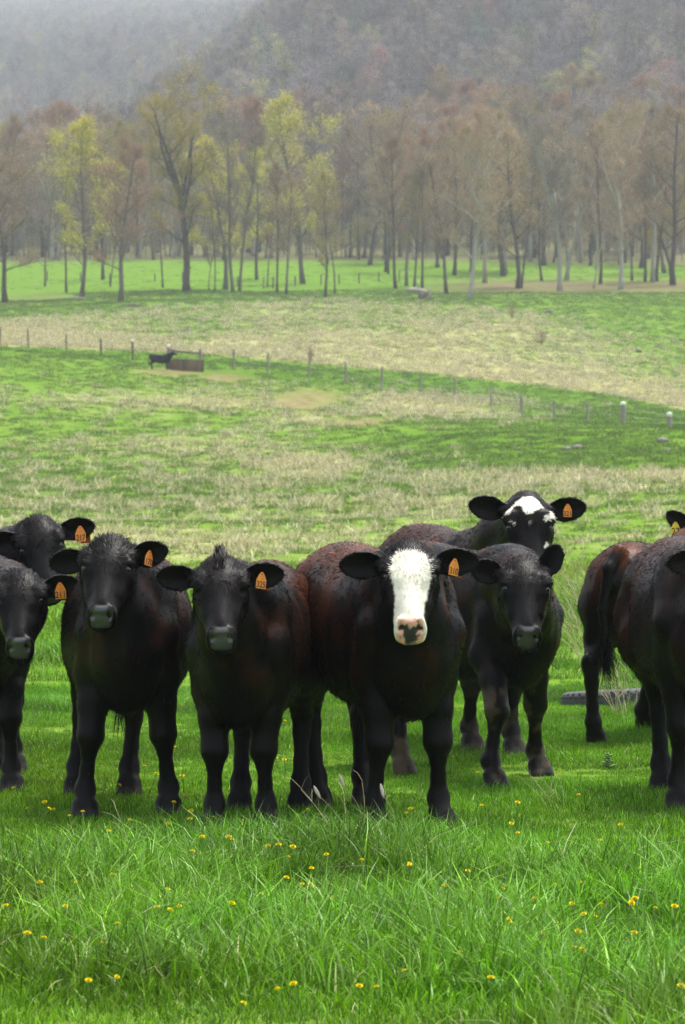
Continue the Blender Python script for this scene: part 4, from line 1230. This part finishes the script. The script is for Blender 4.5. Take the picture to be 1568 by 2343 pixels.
make_cow(("cow", "black cow with one ear raised, lowered face, muddy knees, behind white-blazed cow"), HERD, [(1126, 1800), (1228, 1774)], 28, (1201, 1294, 18.0), (3, 52, 2),
         [(14, 6, 5, .17), (62, -20, 30, .18)], size=1.06, rust=.30, tuft=.020, seed=16, hind_px=[(918, 1772), (940, 1730)], mud=.75, hscale=.97)
make_cow(("cow", "tall black cow with white forehead patches and tag 321, rearmost of the herd"), HERD, [(1076, 1718), (1172, 1730)], 20, (1208, 1148, 19.65), (3, 62, 0),
         [(12, 3, 8, .20), (8, 5, 8, .20)], size=1.12, rust=.32, rust_fn=flank(-.1, .3, .8), white=patches, tuft=.010, seed=17, mud=.3, hscale=.98,
         tagspec=("321", 1, 'o', .54, .026, 2, 6, 1.0))
make_cow(("cow", "rust-rumped black cow facing away with yellow tag 27"), HERD, None, 158, (1622, 1196, 22.7), (168, 40, 0),
         [(24, 10, -150, .2), (34, 0, 175, .21)], origin=at(1428, 1700, 21.15) * np.array([1, 1, 0]) + .62 * np.array([.375, .93, 0]), size=1.03, rust=.85,
         rust_fn=lambda P, nz: sstep(.70, .95, P[:, 2]) * sstep(-.77, -.72, P[:, 0]) * (.35 + .65 * sstep(.4, .65, nz)), seed=18, hind_px=[(1472, 1672), (1360, 1702)], eyes=False,
         tagspec=("27", 1, 'y', .66, -.02, 0, 0, 1.25), tail=[(-0.70, 0, 1.07), (-0.79, 0.03, .98), (-0.82, .055, 0.75), (-0.80, .04, 0.50)])
make_cow(("cow", "black cow filling the right picture edge, head out of view"), HERD, [(1552, 1852), (1668, 1850)], 1, (1682, 1254, 16.6), (4, 58, 0),
         [(-4, 5, 8, .20), (5, 5, 8, .2)], size=1.10, rust=.28, rust_fn=flank(-.2, .3, .6), tuft=.022, seed=19, hind_px=[(1514, 1818, 17.85), (1620, 1818, 17.9)])

# ------------------------------------------------------------------ fences, trough and the things lying about
M_POST = simple_mat("weathered_post_wood", (.25, .22, .19), .9, .35, 6, (1, 1, .2), .5, .02)
M_POSTD = simple_mat("dark_post_wood", (.13, .105, .08), .9, .35, 6, (1, 1, .2), .5, .02)
M_CAP = simple_mat("white_post_paint", (.78, .77, .72), .7, .12, 12)
M_WIRE = flat_mat("dull_wire", (.16, .15, .14), .5)
frng = np.random.default_rng(21)
def post_mb(hgt, r):
    mb = MB(); ln = frng.normal(size=2) * .03 * hgt
    z = np.array([-.35, .0, hgt * .5, hgt * .97, hgt])
    mb.tube([(ln[0] * q / hgt, ln[1] * q / hgt, q) for q in z], [r * 1.05, r, r * .97, r * .93, r * .75], 8)
    return mb
def fence(label, posts, mat_, wires, group=None):
    """posts: picture x, foot y, top y, thickness, white top"""
    feet = [hit(p[0], p[1], 150, 480) for p in posts]
    root = empty("wire_fence", tuple(feet[len(feet) // 2])); tag(root, label, "fence", group)
    o0 = feet[len(feet) // 2]; tops = []
    for f_, p in zip(feet, posts):
        h_ = (p[1] - p[2]) / FPX * f_[1]; tops.append(h_)
        po = post_mb(h_, p[3]).build("post", mat_, root); po.location = tuple(f_ - o0)
        if p[4]:
            c = MB(); c.tube([(0, 0, h_ - .16), (0, 0, h_ - .02), (0, 0, h_ + .04)], [p[3] * 1.12, p[3] * 1.12, p[3] * .8], 8)
            c.build("post_cap", M_CAP, po)
    for fr in wires:
        w = MB()
        for i in range(len(feet) - 1):
            a, b_ = feet[i] - o0 + np.array([0, -.1, tops[i] * fr]), feet[i + 1] - o0 + np.array([0, -.1, tops[i + 1] * fr])
            t = np.linspace(0, 1, 6)[:, None]; pt = a * (1 - t) + b_ * t; pt[:, 2] -= .06 * np.sin(np.pi * t[:, 0])
            w.tube(pt, .010, 4, False)
        w.build("wire", M_WIRE, root)
fence("long wire fence of weathered posts crossing the pasture above the herd",
      [(0, 790, 748, .07, 0), (66, 797, 752, .07, 0), (152, 804, 765, .06, 0), (232, 814, 774, .08, 0), (304, 825, 777, .09, 1)], M_POSTD, (.5, .85))
fence("wire fence running from the trough down to the right picture edge",
      [(535, 845, 798, .09, 0), (570, 846, 815, .05, 0), (612, 855, 806, .09, 0), (706, 868, 822, .08, 0), (792, 872, 828, .10, 0), (874, 886, 838, .10, 0), (963, 898, 850, .08, 0),
       (1041, 910, 862, .08, 0), (1124, 932, 884, .07, 0), (1194, 951, 903, .11, 0), (1268, 962, 917, .09, 0), (1345, 966, 922, .09, 0), (1426, 971, 921, .17, 1), (1532, 979, 945, .12, 1), (1600, 985, 950, .12, 0)], M_POST, (.45, .85))
fence("far fence of dark posts in the bright green strip among the trees",
      [(108, 643, 620, .10, 0), (185, 644, 622, .08, 0), (252, 650, 625, .08, 0), (355, 645, 625, .08, 0), (418, 645, 622, .08, 0), (544, 655, 632, .08, 0), (603, 660, 634, .08, 0), (625, 660, 632, .1, 0), (676, 655, 632, .1, 0),
       (735, 652, 628, .09, 0), (776, 651, 627, .09, 0), (822, 649, 625, .10, 0), (867, 645, 622, .10, 0), (914, 645, 618, .08, 0)], M_POSTD, ())

# braced corner by the trough
pa, pb = hit(386, 842, 200, 400), hit(460, 850, 200, 400)
root = empty("fence_brace", tuple(pa)); tag(root, "braced pair of thick grey posts with a top rail beside the trough", "fence")
dv = pb - pa; ht = 52 / FPX * pa[1]
for nm, p, r_ in (("post", dv * 0, .11), ("post", dv, .13)):
    po = post_mb(ht, r_).build(nm, M_POST, root); po.location = tuple(p)
    if (p == 0).all():
        c = MB(); c.tube([(0, 0, ht - .14), (0, 0, ht - .02), (0, 0, ht + .05)], [.125, .125, .09], 8); c.build("post_cap", M_CAP, po)
rl_ = MB(); t = np.linspace(0, 1, 5)[:, None]; rl_.tube(dv * t + np.array([0, -.12, ht * .80]) + np.array([0, 0, -.04]) * np.sin(np.pi * t), .075, 8)
rl_.build("rail", M_POSTD, root)

# rusty trough
ta, tb = hit(388, 846, 200, 400), hit(458, 851, 200, 400)
tm, tn, tb_ = mat("rusty_sheet")
tc = nd(tn, "ShaderNodeTexCoord"); no = nd(tn, "ShaderNodeTexNoise"); mp = nd(tn, "ShaderNodeMapping"); mp.inputs["Scale"].default_value = (2.2, 1, .25); no.inputs["Scale"].default_value = 1.4; no.inputs["Detail"].default_value = 4
rp = nd(tn, "ShaderNodeValToRGB"); e = rp.color_ramp.elements
e[0].position, e[0].color = .34, (.028, .035, .022, 1); e[1].position, e[1].color = .70, (.10, .085, .05, 1)
for p_, c_ in ((.46, (.06, .05, .018, 1)), (.56, (.14, .055, .02, 1)), (.60, (.09, .075, .03, 1))):
    q = e.new(p_); q.color = c_
tn.links.new(tc.outputs["Object"], mp.inputs["Vector"]); tn.links.new(mp.outputs["Vector"], no.inputs["Vector"]); tn.links.new(no.outputs["Fac"], rp.inputs["Fac"]); tn.links.new(rp.outputs["Color"], tb_.inputs["Base Color"])
tb_.inputs["Roughness"].default_value = .85
L_ = float(np.linalg.norm(tb - ta)); hT = 25 / FPX * ta[1]; ang = math.atan2(tb[1] - ta[1], tb[0] - ta[0])
root = empty("water_trough", tuple((ta + tb) / 2 + np.array([0, .35, 0])), ang); tag(root, "low rust-streaked water trough under the fence rail", "trough")
w = .9
def wall(c, s): 
    b = MB(); b.box(c, s); return b
wall((0, -w / 2, hT / 2 - .1), (L_, .06, hT + .2)).build("trough_wall", tm, root, False, .015)
wall((0, w / 2, hT / 2 - .1), (L_, .06, hT + .2)).build("trough_wall", tm, root, False, .015)
for s_ in (-1, 1):
    wall((s_ * (L_ / 2 - .03), 0, hT / 2 - .1), (.06, w - .07, hT + .196)).build("trough_end", tm, root, False, .015)
rim = MB(); rim.tube([(-L_ / 2, -w / 2 - .02, hT + .01), (L_ / 2, -w / 2 - .02, hT + .01)], .045, 8); rim.build("rim", tm, root)
wm = flat_mat("still_water", (.02, .025, .02), .05)
wall((0, 0, hT - .16), (L_ - .14, w - .08, .02)).build("water_surface", wm, root, False)

# the lone animal at the trough
kp = hit(368, 846, 200, 400); kp = kp + np.array([0, -.4, 0]); kp[2] = float(ground(kp[:1], kp[1:2])[0])
ksz = 1.0
make_cow(("cow", "solitary black cow standing at the distant water trough"), None, None, 84, None, (84, 28, 0), [(10, -10, 0, .17), (10, -10, 0, .17)],
         size=ksz, origin=(0, 0, 0), h=.026, rust=.04, hair=400, seed=31, tuft=.01, eyes=False, world_pos=tuple(kp), poll_local=(.86, 0, 1.26))

# ------------------------------------------------------------------ worn tyre lying in the grass
M_TYRE = simple_mat("grey_weathered_rubber", (.055, .055, .06), .85, .25, 30, bump=.2, dist=.004)
tp = hit(1396, 1612, 18, 40)
root = empty("tyre", tuple(tp), .3); tag(root, "grey worn car tyre lying flat in the grass behind the rust-rumped cow", "tyre")
n1, n2 = 288, 44
th = np.arange(n1) * 2 * np.pi / n1; ph = np.arange(n2) * 2 * np.pi / n2
RR, rw, rh = .245, .088, .098
tv = []
for a in th:
    for b_ in ph:
        cx, cz = math.cos(b_), math.sin(b_)
        rr = RR + rw * math.copysign(abs(cx) ** .6, cx); zz = rh * math.copysign(abs(cz) ** .7, cz)
        tread = 0
        if cx > .75:
            lug = math.sin(a * 34 + zz * 34) > .55
            tread = -.016 if lug or abs(zz) < .008 or abs(abs(zz) - .04) < .005 else 0
        if cx < -.8: rr -= .0
        tv.append(((rr + tread) * math.cos(a), (rr + tread) * math.sin(a), zz + .095))
i = np.arange(n1)[:, None]; j = np.arange(n2)[None]
tq = np.stack([i * n2 + j, ((i + 1) % n1) * n2 + j, ((i + 1) % n1) * n2 + (j + 1) % n2, i * n2 + (j + 1) % n2], -1).reshape(-1, 4)
o = link("tread_and_sidewalls", np_mesh("tyre", tv, [tq], [M_TYRE]), root); o.rotation_euler = (R(-4), R(-2), 0); o.scale = (1.0, 1.0, .85); o.location = (0, 0, -.065)

# ------------------------------------------------------------------ fallen wood, logs, stones and shrubs on the hillside
M_LOG = simple_mat("silvered_log", (.32, .28, .24), .9, .35, 5, (.3, 1, 1), .6, .05)
M_LOGD = simple_mat("dark_rotten_log", (.09, .075, .06), .95, .4, 5, (.3, 1, 1), .6, .05)
M_STONE = simple_mat("field_stone", (.17, .155, .13), .95, .3, 4, bump=.7, dist=.06)
p = hit(952, 686, 300); root = empty("fallen_tree", tuple(p)); tag(root, "bleached fallen trunk with broken stump ends below the trees", "fallen tree")
b = MB(); b.tube([(-1.0, 0, .95), (-.2, .1, 1.05), (.6, .1, .9), (1.3, .3, .55)], [.16, .24, .26, .2], 9); b.build("trunk", M_LOG, root)
b = MB(); b.tube([(.5, -.2, -.1), (.55, -.1, .4), (.5, 0, .85)], [.42, .32, .25], 9); b.build("stump", M_LOGD, root)
for q in ([(.9, 0, .3), (1.3, -.2, .9), (1.5, -.2, 1.5)], [(.4, .1, 1.0), (.2, .1, 1.6), (.3, .2, 2.0)], [(1.1, -.3, -.1), (1.5, -.3, .5), (1.4, -.2, 1.1)]):
    b = MB(); b.tube(q, [.14, .09, .04], 6); b.build("branch", M_LOG, root)
def log(px, py, ln, rad, m_, rz, label):
    p = hit(px, py, 120); b = MB(); t = np.linspace(-.5, .5, 7)
    pts = np.stack([t * ln, .08 * ln * np.sin(t * 5), rad * .5 + .03 * np.cos(t * 9)], 1); b.tube(pts, rad * (1 - .5 * np.abs(t)), 8)
    root = empty("log", tuple(p), rz); tag(root, label, "log"); b.build("trunk", m_, root)
    s_ = MB(); s_.tube([(ln * .15, 0, rad), (ln * .22, .05, rad + .25), (ln * .3, .05, rad + .42)], [.06, .04, .02], 5); s_.build("branch_stub", m_, root)
log(424, 758, 1.3, .14, M_LOGD, .1, "dark rotten log in the straw above the trough")
log(300, 701, 2.0, .16, M_LOGD, -.2, "dark log in the grass below the left trees")
log(178, 685, 2.0, .16, M_LOG, -.7, "grey log slanting at the foot of the left yellow tree")
def stone(px, py, r, label, m_=M_STONE, group=None):
    p = hit(px, py, 100); th, phi = np.meshgrid(np.linspace(0, np.pi, 9), np.arange(12) * np.pi / 6, indexing='ij')
    d = np.stack([np.sin(th) * np.cos(phi), np.sin(th) * np.sin(phi), np.cos(th)], -1).reshape(-1, 3)
    rr = r * (.65 + .7 * noise(d * 1.7 + px, 5, 2)); v = d * rr[:, None] * np.array([1.25, 1, .7])
    i, j = np.meshgrid(np.arange(8), np.arange(12), indexing='ij')
    q = np.stack([i * 12 + j, (i + 1) * 12 + j, (i + 1) * 12 + (j + 1) % 12, i * 12 + (j + 1) % 12], -1).reshape(-1, 4)
    o = link("stone", np_mesh("stone", v, [q], [m_])); o.location = tuple(p + np.array([0, 0, r * .25])); tag(o, label, "stone", group)
stone(1516, 1012, .24, "largest pale stone on the green bank at the right edge")
stone(1322, 1026, .19, "flat pale stone on the green bank, left of the largest")
stone(1295, 1030, .18, "small stone touching the flat one on the green bank")
stone(1524, 1032, .14, "small tan stone just below the largest one")
stone(1185, 1030, .14, "small brownish stone farthest left on the green bank")
stone(1255, 716, .32, "dark rounded boulder alone high on the dry hillside", M_LOGD)
stone(1462, 806, .26, "dark stone in the straw far right on the hillside", M_LOGD)
M_SHRUB = simple_mat("dry_brown_stems", (.22, .16, .10), .9, .3, 8)
def shrub(px, py, h_, w_, label, m_=M_SHRUB, n=46, rad=.010):
    p = hit(px, py, 10); r = np.random.default_rng(int(px)); b = MB()
    for _ in range(n):
        az = r.random() * 6.28; ln = r.random() * w_; e_ = np.array([math.cos(az) * ln, math.sin(az) * ln, h_ * (.55 + .45 * r.random())])
        mid = e_ * .5 + r.normal(size=3) * .06 * h_; b.tube([np.zeros(3), mid, e_], [rad, rad * .7, rad * .3], 3, False)
        for _k in range(4):
            s_ = e_ * (.5 + .5 * r.random()); b.tube([s_, s_ + np.array([r.normal() * .12, r.normal() * .12, .16 + .1 * r.random()]) * h_], [rad * .5, rad * .2], 3, False)
    root = empty("shrub", tuple(p)); tag(root, label, "shrub"); b.build("stems", m_, root)
shrub(1172, 728, 1.5, .7, "twiggy brown shrub high on the dry hillside", n=40, rad=.010)
shrub(1240, 788, 1.2, .8, "twiggy brown shrub lower on the dry hillside", n=40, rad=.010)
shrub(710, 832, 1.4, .5, "brown shrub sticking up behind the fence post at mid picture", n=34, rad=.009)
M_STRAWY = simple_mat("bleached_weed_stem", (.40, .35, .21), .85, .2, 20)

# ------------------------------------------------------------------ dry weeds and flowers
def weed(px, py, h_, lean, n, label, seed):
    p = hit(px, py, 11, 60); r = np.random.default_rng(seed); root = empty("dry_weed", tuple(p)); tag(root, label, "weed", "bleached dead weeds"); b = MB()
    for _ in range(n):
        d = np.array([lean + r.normal() * .30, r.normal() * .25, 1]); d /= np.linalg.norm(d); L_ = h_ * (.55 + .5 * r.random())
        t = np.linspace(0, 1, 6)[:, None]; pts = d * t * L_ + np.array([lean * .25, 0, -.12]) * (t ** 2.2) * L_ + np.array([r.normal() * .05, r.normal() * .05, 0]); pts[0, 2] = -.02
        b.tube(pts, np.linspace(.0042, .0016, 6) * (.8 if p[1] > 18 else .4), 4, False)
        for k in range(5):
            s_ = pts[2 + k % 4]; e_ = s_ + np.array([lean * .4 + r.normal() * .5, r.normal() * .4, .5 + .4 * r.random()]) * .13 * h_ * 1.3; b.tube([s_, (s_ + e_) / 2 + [0, 0, .01], e_], np.array([.0022, .0018, .001]) * (.9 if p[1] > 18 else .45), 3, False)
    b.build("stems", M_STRAWY, root)
weed(1345, 1510, .95, -.45, 14, "tall bleached weed leaning left between the herd and rust-rumped cow", 1)
weed(1352, 1440, 1.0, -.30, 10, "bleached weed behind the leaning one, left of the rust-rumped cow", 2)
weed(1328, 1330, 1.1, .05, 5, "thin upright weed near the raised ear of the muddy-kneed cow", 3)
weed(1415, 1640, .42, -.1, 12, "bleached stalks in front of the tyre", 4)
weed(1282, 1850, .24, -.35, 6, "short straw bent over right of the muddy-kneed cow", 5)
weed(792, 1960, .40, -.25, 4, "loose dead grass stems before the white-blazed cow", 6)
weed(300, 2000, .38, -.3, 2, "bent dead stem in the grass before the shaggy cow", 8)
M_SEED = simple_mat("pale_seed_head", (.60, .52, .42), .9, .2, 60)
def stalk(px, py, tx, ty, label):
    p = hit(px, py, 11, 40); q = at(tx, ty, p[1]) - p; root = empty("seed_stalk", tuple(p)); tag(root, label, "grass stalk", "dry stalks with pale seed heads")
    b = MB(); t = np.linspace(0, 1, 7)[:, None]; b.tube(q * t + np.array([.03, 0, 0]) * np.sin(np.pi * t),   .0014, 5); b.build("stem", M_STRAWY, root)
    d = q / np.linalg.norm(q); h_ = MB(); h_.tube([q - d * .012, q, q + d * .02, q + d * .042, q + d * .052], [.0015, .006, .0085, .006, .001], 8); h_.build("seed_head", M_SEED, root)
stalk(775, 1905, 731, 1822, "dry stalk with pale seed head leaning left under the white-blazed cow's belly")
stalk(828, 1905, 786, 1796, "tallest dry stalk with pale seed head left of the blazed cow's hooves")
stalk(898, 1915, 877, 1820, "dry stalk with seed head crossing the blazed cow's front hoof")
M_ROSETTE = simple_mat("silvery_green_leaf", (.15, .25, .08), .8, .2, 20)
p = hit(1392, 1760, 14, 40); root = empty("weed_seedling", tuple(p)); tag(root, "small pale green leafy weed standing in the grass below the tyre", "weed"); b = MB(); r = np.random.default_rng(9)
b.tube([(0, 0, -.02), (0, 0, .085)], .003, 5)
for k in range(16):
    z_ = .01 + .0045 * k; az = k * 2.4; e_ = np.array([math.cos(az), math.sin(az), .3]) * .036 * (1.2 - k / 22) * (.7 + .5 * r.random())
    b.tube([(0, 0, z_), tuple(np.array([0, 0, z_]) + e_ * .5), tuple(np.array([0, 0, z_]) + e_)], [.003, .008, .001], 4, False)
b.build("leaves", M_ROSETTE, root)

# dandelions: one flower built, then copied with all its parts
M_PETAL = flat_mat("dandelion_yellow", (.80, .66, .015), .8, .05)
M_STEM = flat_mat("dandelion_stem", (.13, .22, .05), .6, .2)
def dandelion():
    r = np.random.default_rng(4); root = empty("dandelion", (0, 0, 0)); tag(root, "small yellow dandelion open in the green pasture grass", "flower", "dandelions in the grass")
    b = MB(); b.tube([(0, 0, -.03), (.003, 0, .04), (0, .002, .082)], [.0022, .002, .0022], 5); b.build("stem", M_STEM, root)
    V, F = [], []
    for ring, (n_, ra, zz) in enumerate(((22, .0130, .002), (18, .0105, .005), (13, .0075, .0075), (8, .004, .009))):
        for k in range(n_):
            a = 2 * np.pi * (k + r.random() * .6) / n_; d = np.array([math.cos(a), math.sin(a), 0]); s_ = np.array([-math.sin(a), math.cos(a), 0])
            c = np.array([0, 0, .084]); i0 = len(V)
            V += [c + d * .002, c + d * ra * .6 - s_ * .0017 + [0, 0, zz * .8], c + d * ra + [0, 0, zz], c + d * ra * .6 + s_ * .0017 + [0, 0, zz * .8]]; F.append([i0, i0 + 1, i0 + 2, i0 + 3])
    link("flower_head", np_mesh("flower_head", V, [F], [M_PETAL], False), root)
    return root
proto = dandelion()
SPOTS = [(58, 2202), (92, 2192), (217, 2206), (276, 2170), (260, 2035), (184, 2062), (326, 1996), (296, 1912), (190, 1893), (164, 1898), (110, 1855), (90, 1880), (250, 1938), (392, 1868), (440, 1905), (428, 2007), (470, 1955), (530, 1961),
         (532, 1958), (618, 1968), (640, 1981), (644, 1998), (536, 1992), (665, 1984), (712, 2028), (752, 1994), (688, 2040), (646, 2042), (690, 2060), (150, 2112), (96, 2066), (330, 2086), (386, 2062), (378, 2120), (367, 2126), (412, 2122),
         (262, 2256), (820, 2160), (822, 2310), (688, 2302), (645, 2328), (540, 2330), (930, 2008), (941, 2022), (885, 1978), (830, 2016), (1020, 2056), (1064, 2018), (1004, 2118), (987, 2140), (1146, 2090), (1138, 2066), (1220, 2088), (1310, 2108),
         (1375, 2008), (1370, 1958), (1335, 2062), (1280, 2058), (1345, 2140), (1360, 2142), (1278, 2136), (1494, 2100), (1432, 2092), (1460, 2104), (1216, 2184), (1310, 2180), (1320, 2216), (1336, 2218), (1140, 2172), (1056, 2225), (942, 2270), (868, 2298),
         (1510, 2046), (1526, 1990), (1378, 2120), (1540, 2120), (1180, 1870), (1190, 1937), (1160, 1906), (1425, 1902), (946, 1888), (938, 1882), (1028, 1862), (1540, 2332), (380, 1905), (440, 1880), (480, 1885), (346, 1790), (234, 1812), (256, 1818),
         (170, 1770), (330, 1760), (400, 1720), (420, 1800), (408, 1850), (640, 1760), (652, 1757), (672, 1755), (648, 1655), (664, 1652), (690, 1800), (700, 1870), (866, 1735), (890, 1748), (570, 1895), (36, 1828), (70, 1872), (114, 1855), (1016, 1688),
         (1032, 1740), (1090, 1800), (1330, 1840), (1100, 1860), (30, 2120), (520, 2110), (600, 2090), (760, 2090), (1450, 2180), (1120, 2290), (200, 2300), (1250, 1955), (60, 1990), (1420, 2000)]
drng = np.random.default_rng(5)
for k, (px, py) in enumerate(SPOTS):
    p = hit(px, py + 30, 9.3, 40); p[2] = float(ground(p[:1], p[1:2])[0])
    if k == 0: o = proto
    else:
        o = proto.copy(); COL.objects.link(o)
        for ch in proto.children:
            c = ch.copy(); COL.objects.link(c); c.parent = o
    o.location = tuple(p + np.array([0, 0, .025 + .035 * drng.random()])); s_ = .60 + .42 * drng.random(); o.scale = (s_ * 1.1, s_ * 1.1, s_)
    o.rotation_euler = (R(25) * (.6 + .5 * drng.normal()), R(14) * drng.normal(), drng.random() * .6)

# ------------------------------------------------------------------ the misty air
def build_haze(density):
    m = bpy.data.materials.new("misty_air"); m.use_nodes = True; n = m.node_tree
    n.nodes.remove(n.nodes["Principled BSDF"])
    v = n.nodes.new("ShaderNodeVolumePrincipled")
    v.inputs["Color"].default_value = (.74, .81, .86, 1); v.inputs["Density"].default_value = density; v.inputs["Anisotropy"].default_value = 0.1
    n.links.new(v.outputs[0], n.nodes["Material Output"].inputs["Volume"])
    b = MB(); b.box((0, 1590, 200), (4100, 3380, 404))
    o = b.build("haze", m, None, False)
    tag(o, kind="stuff")
build_haze(0.00030)
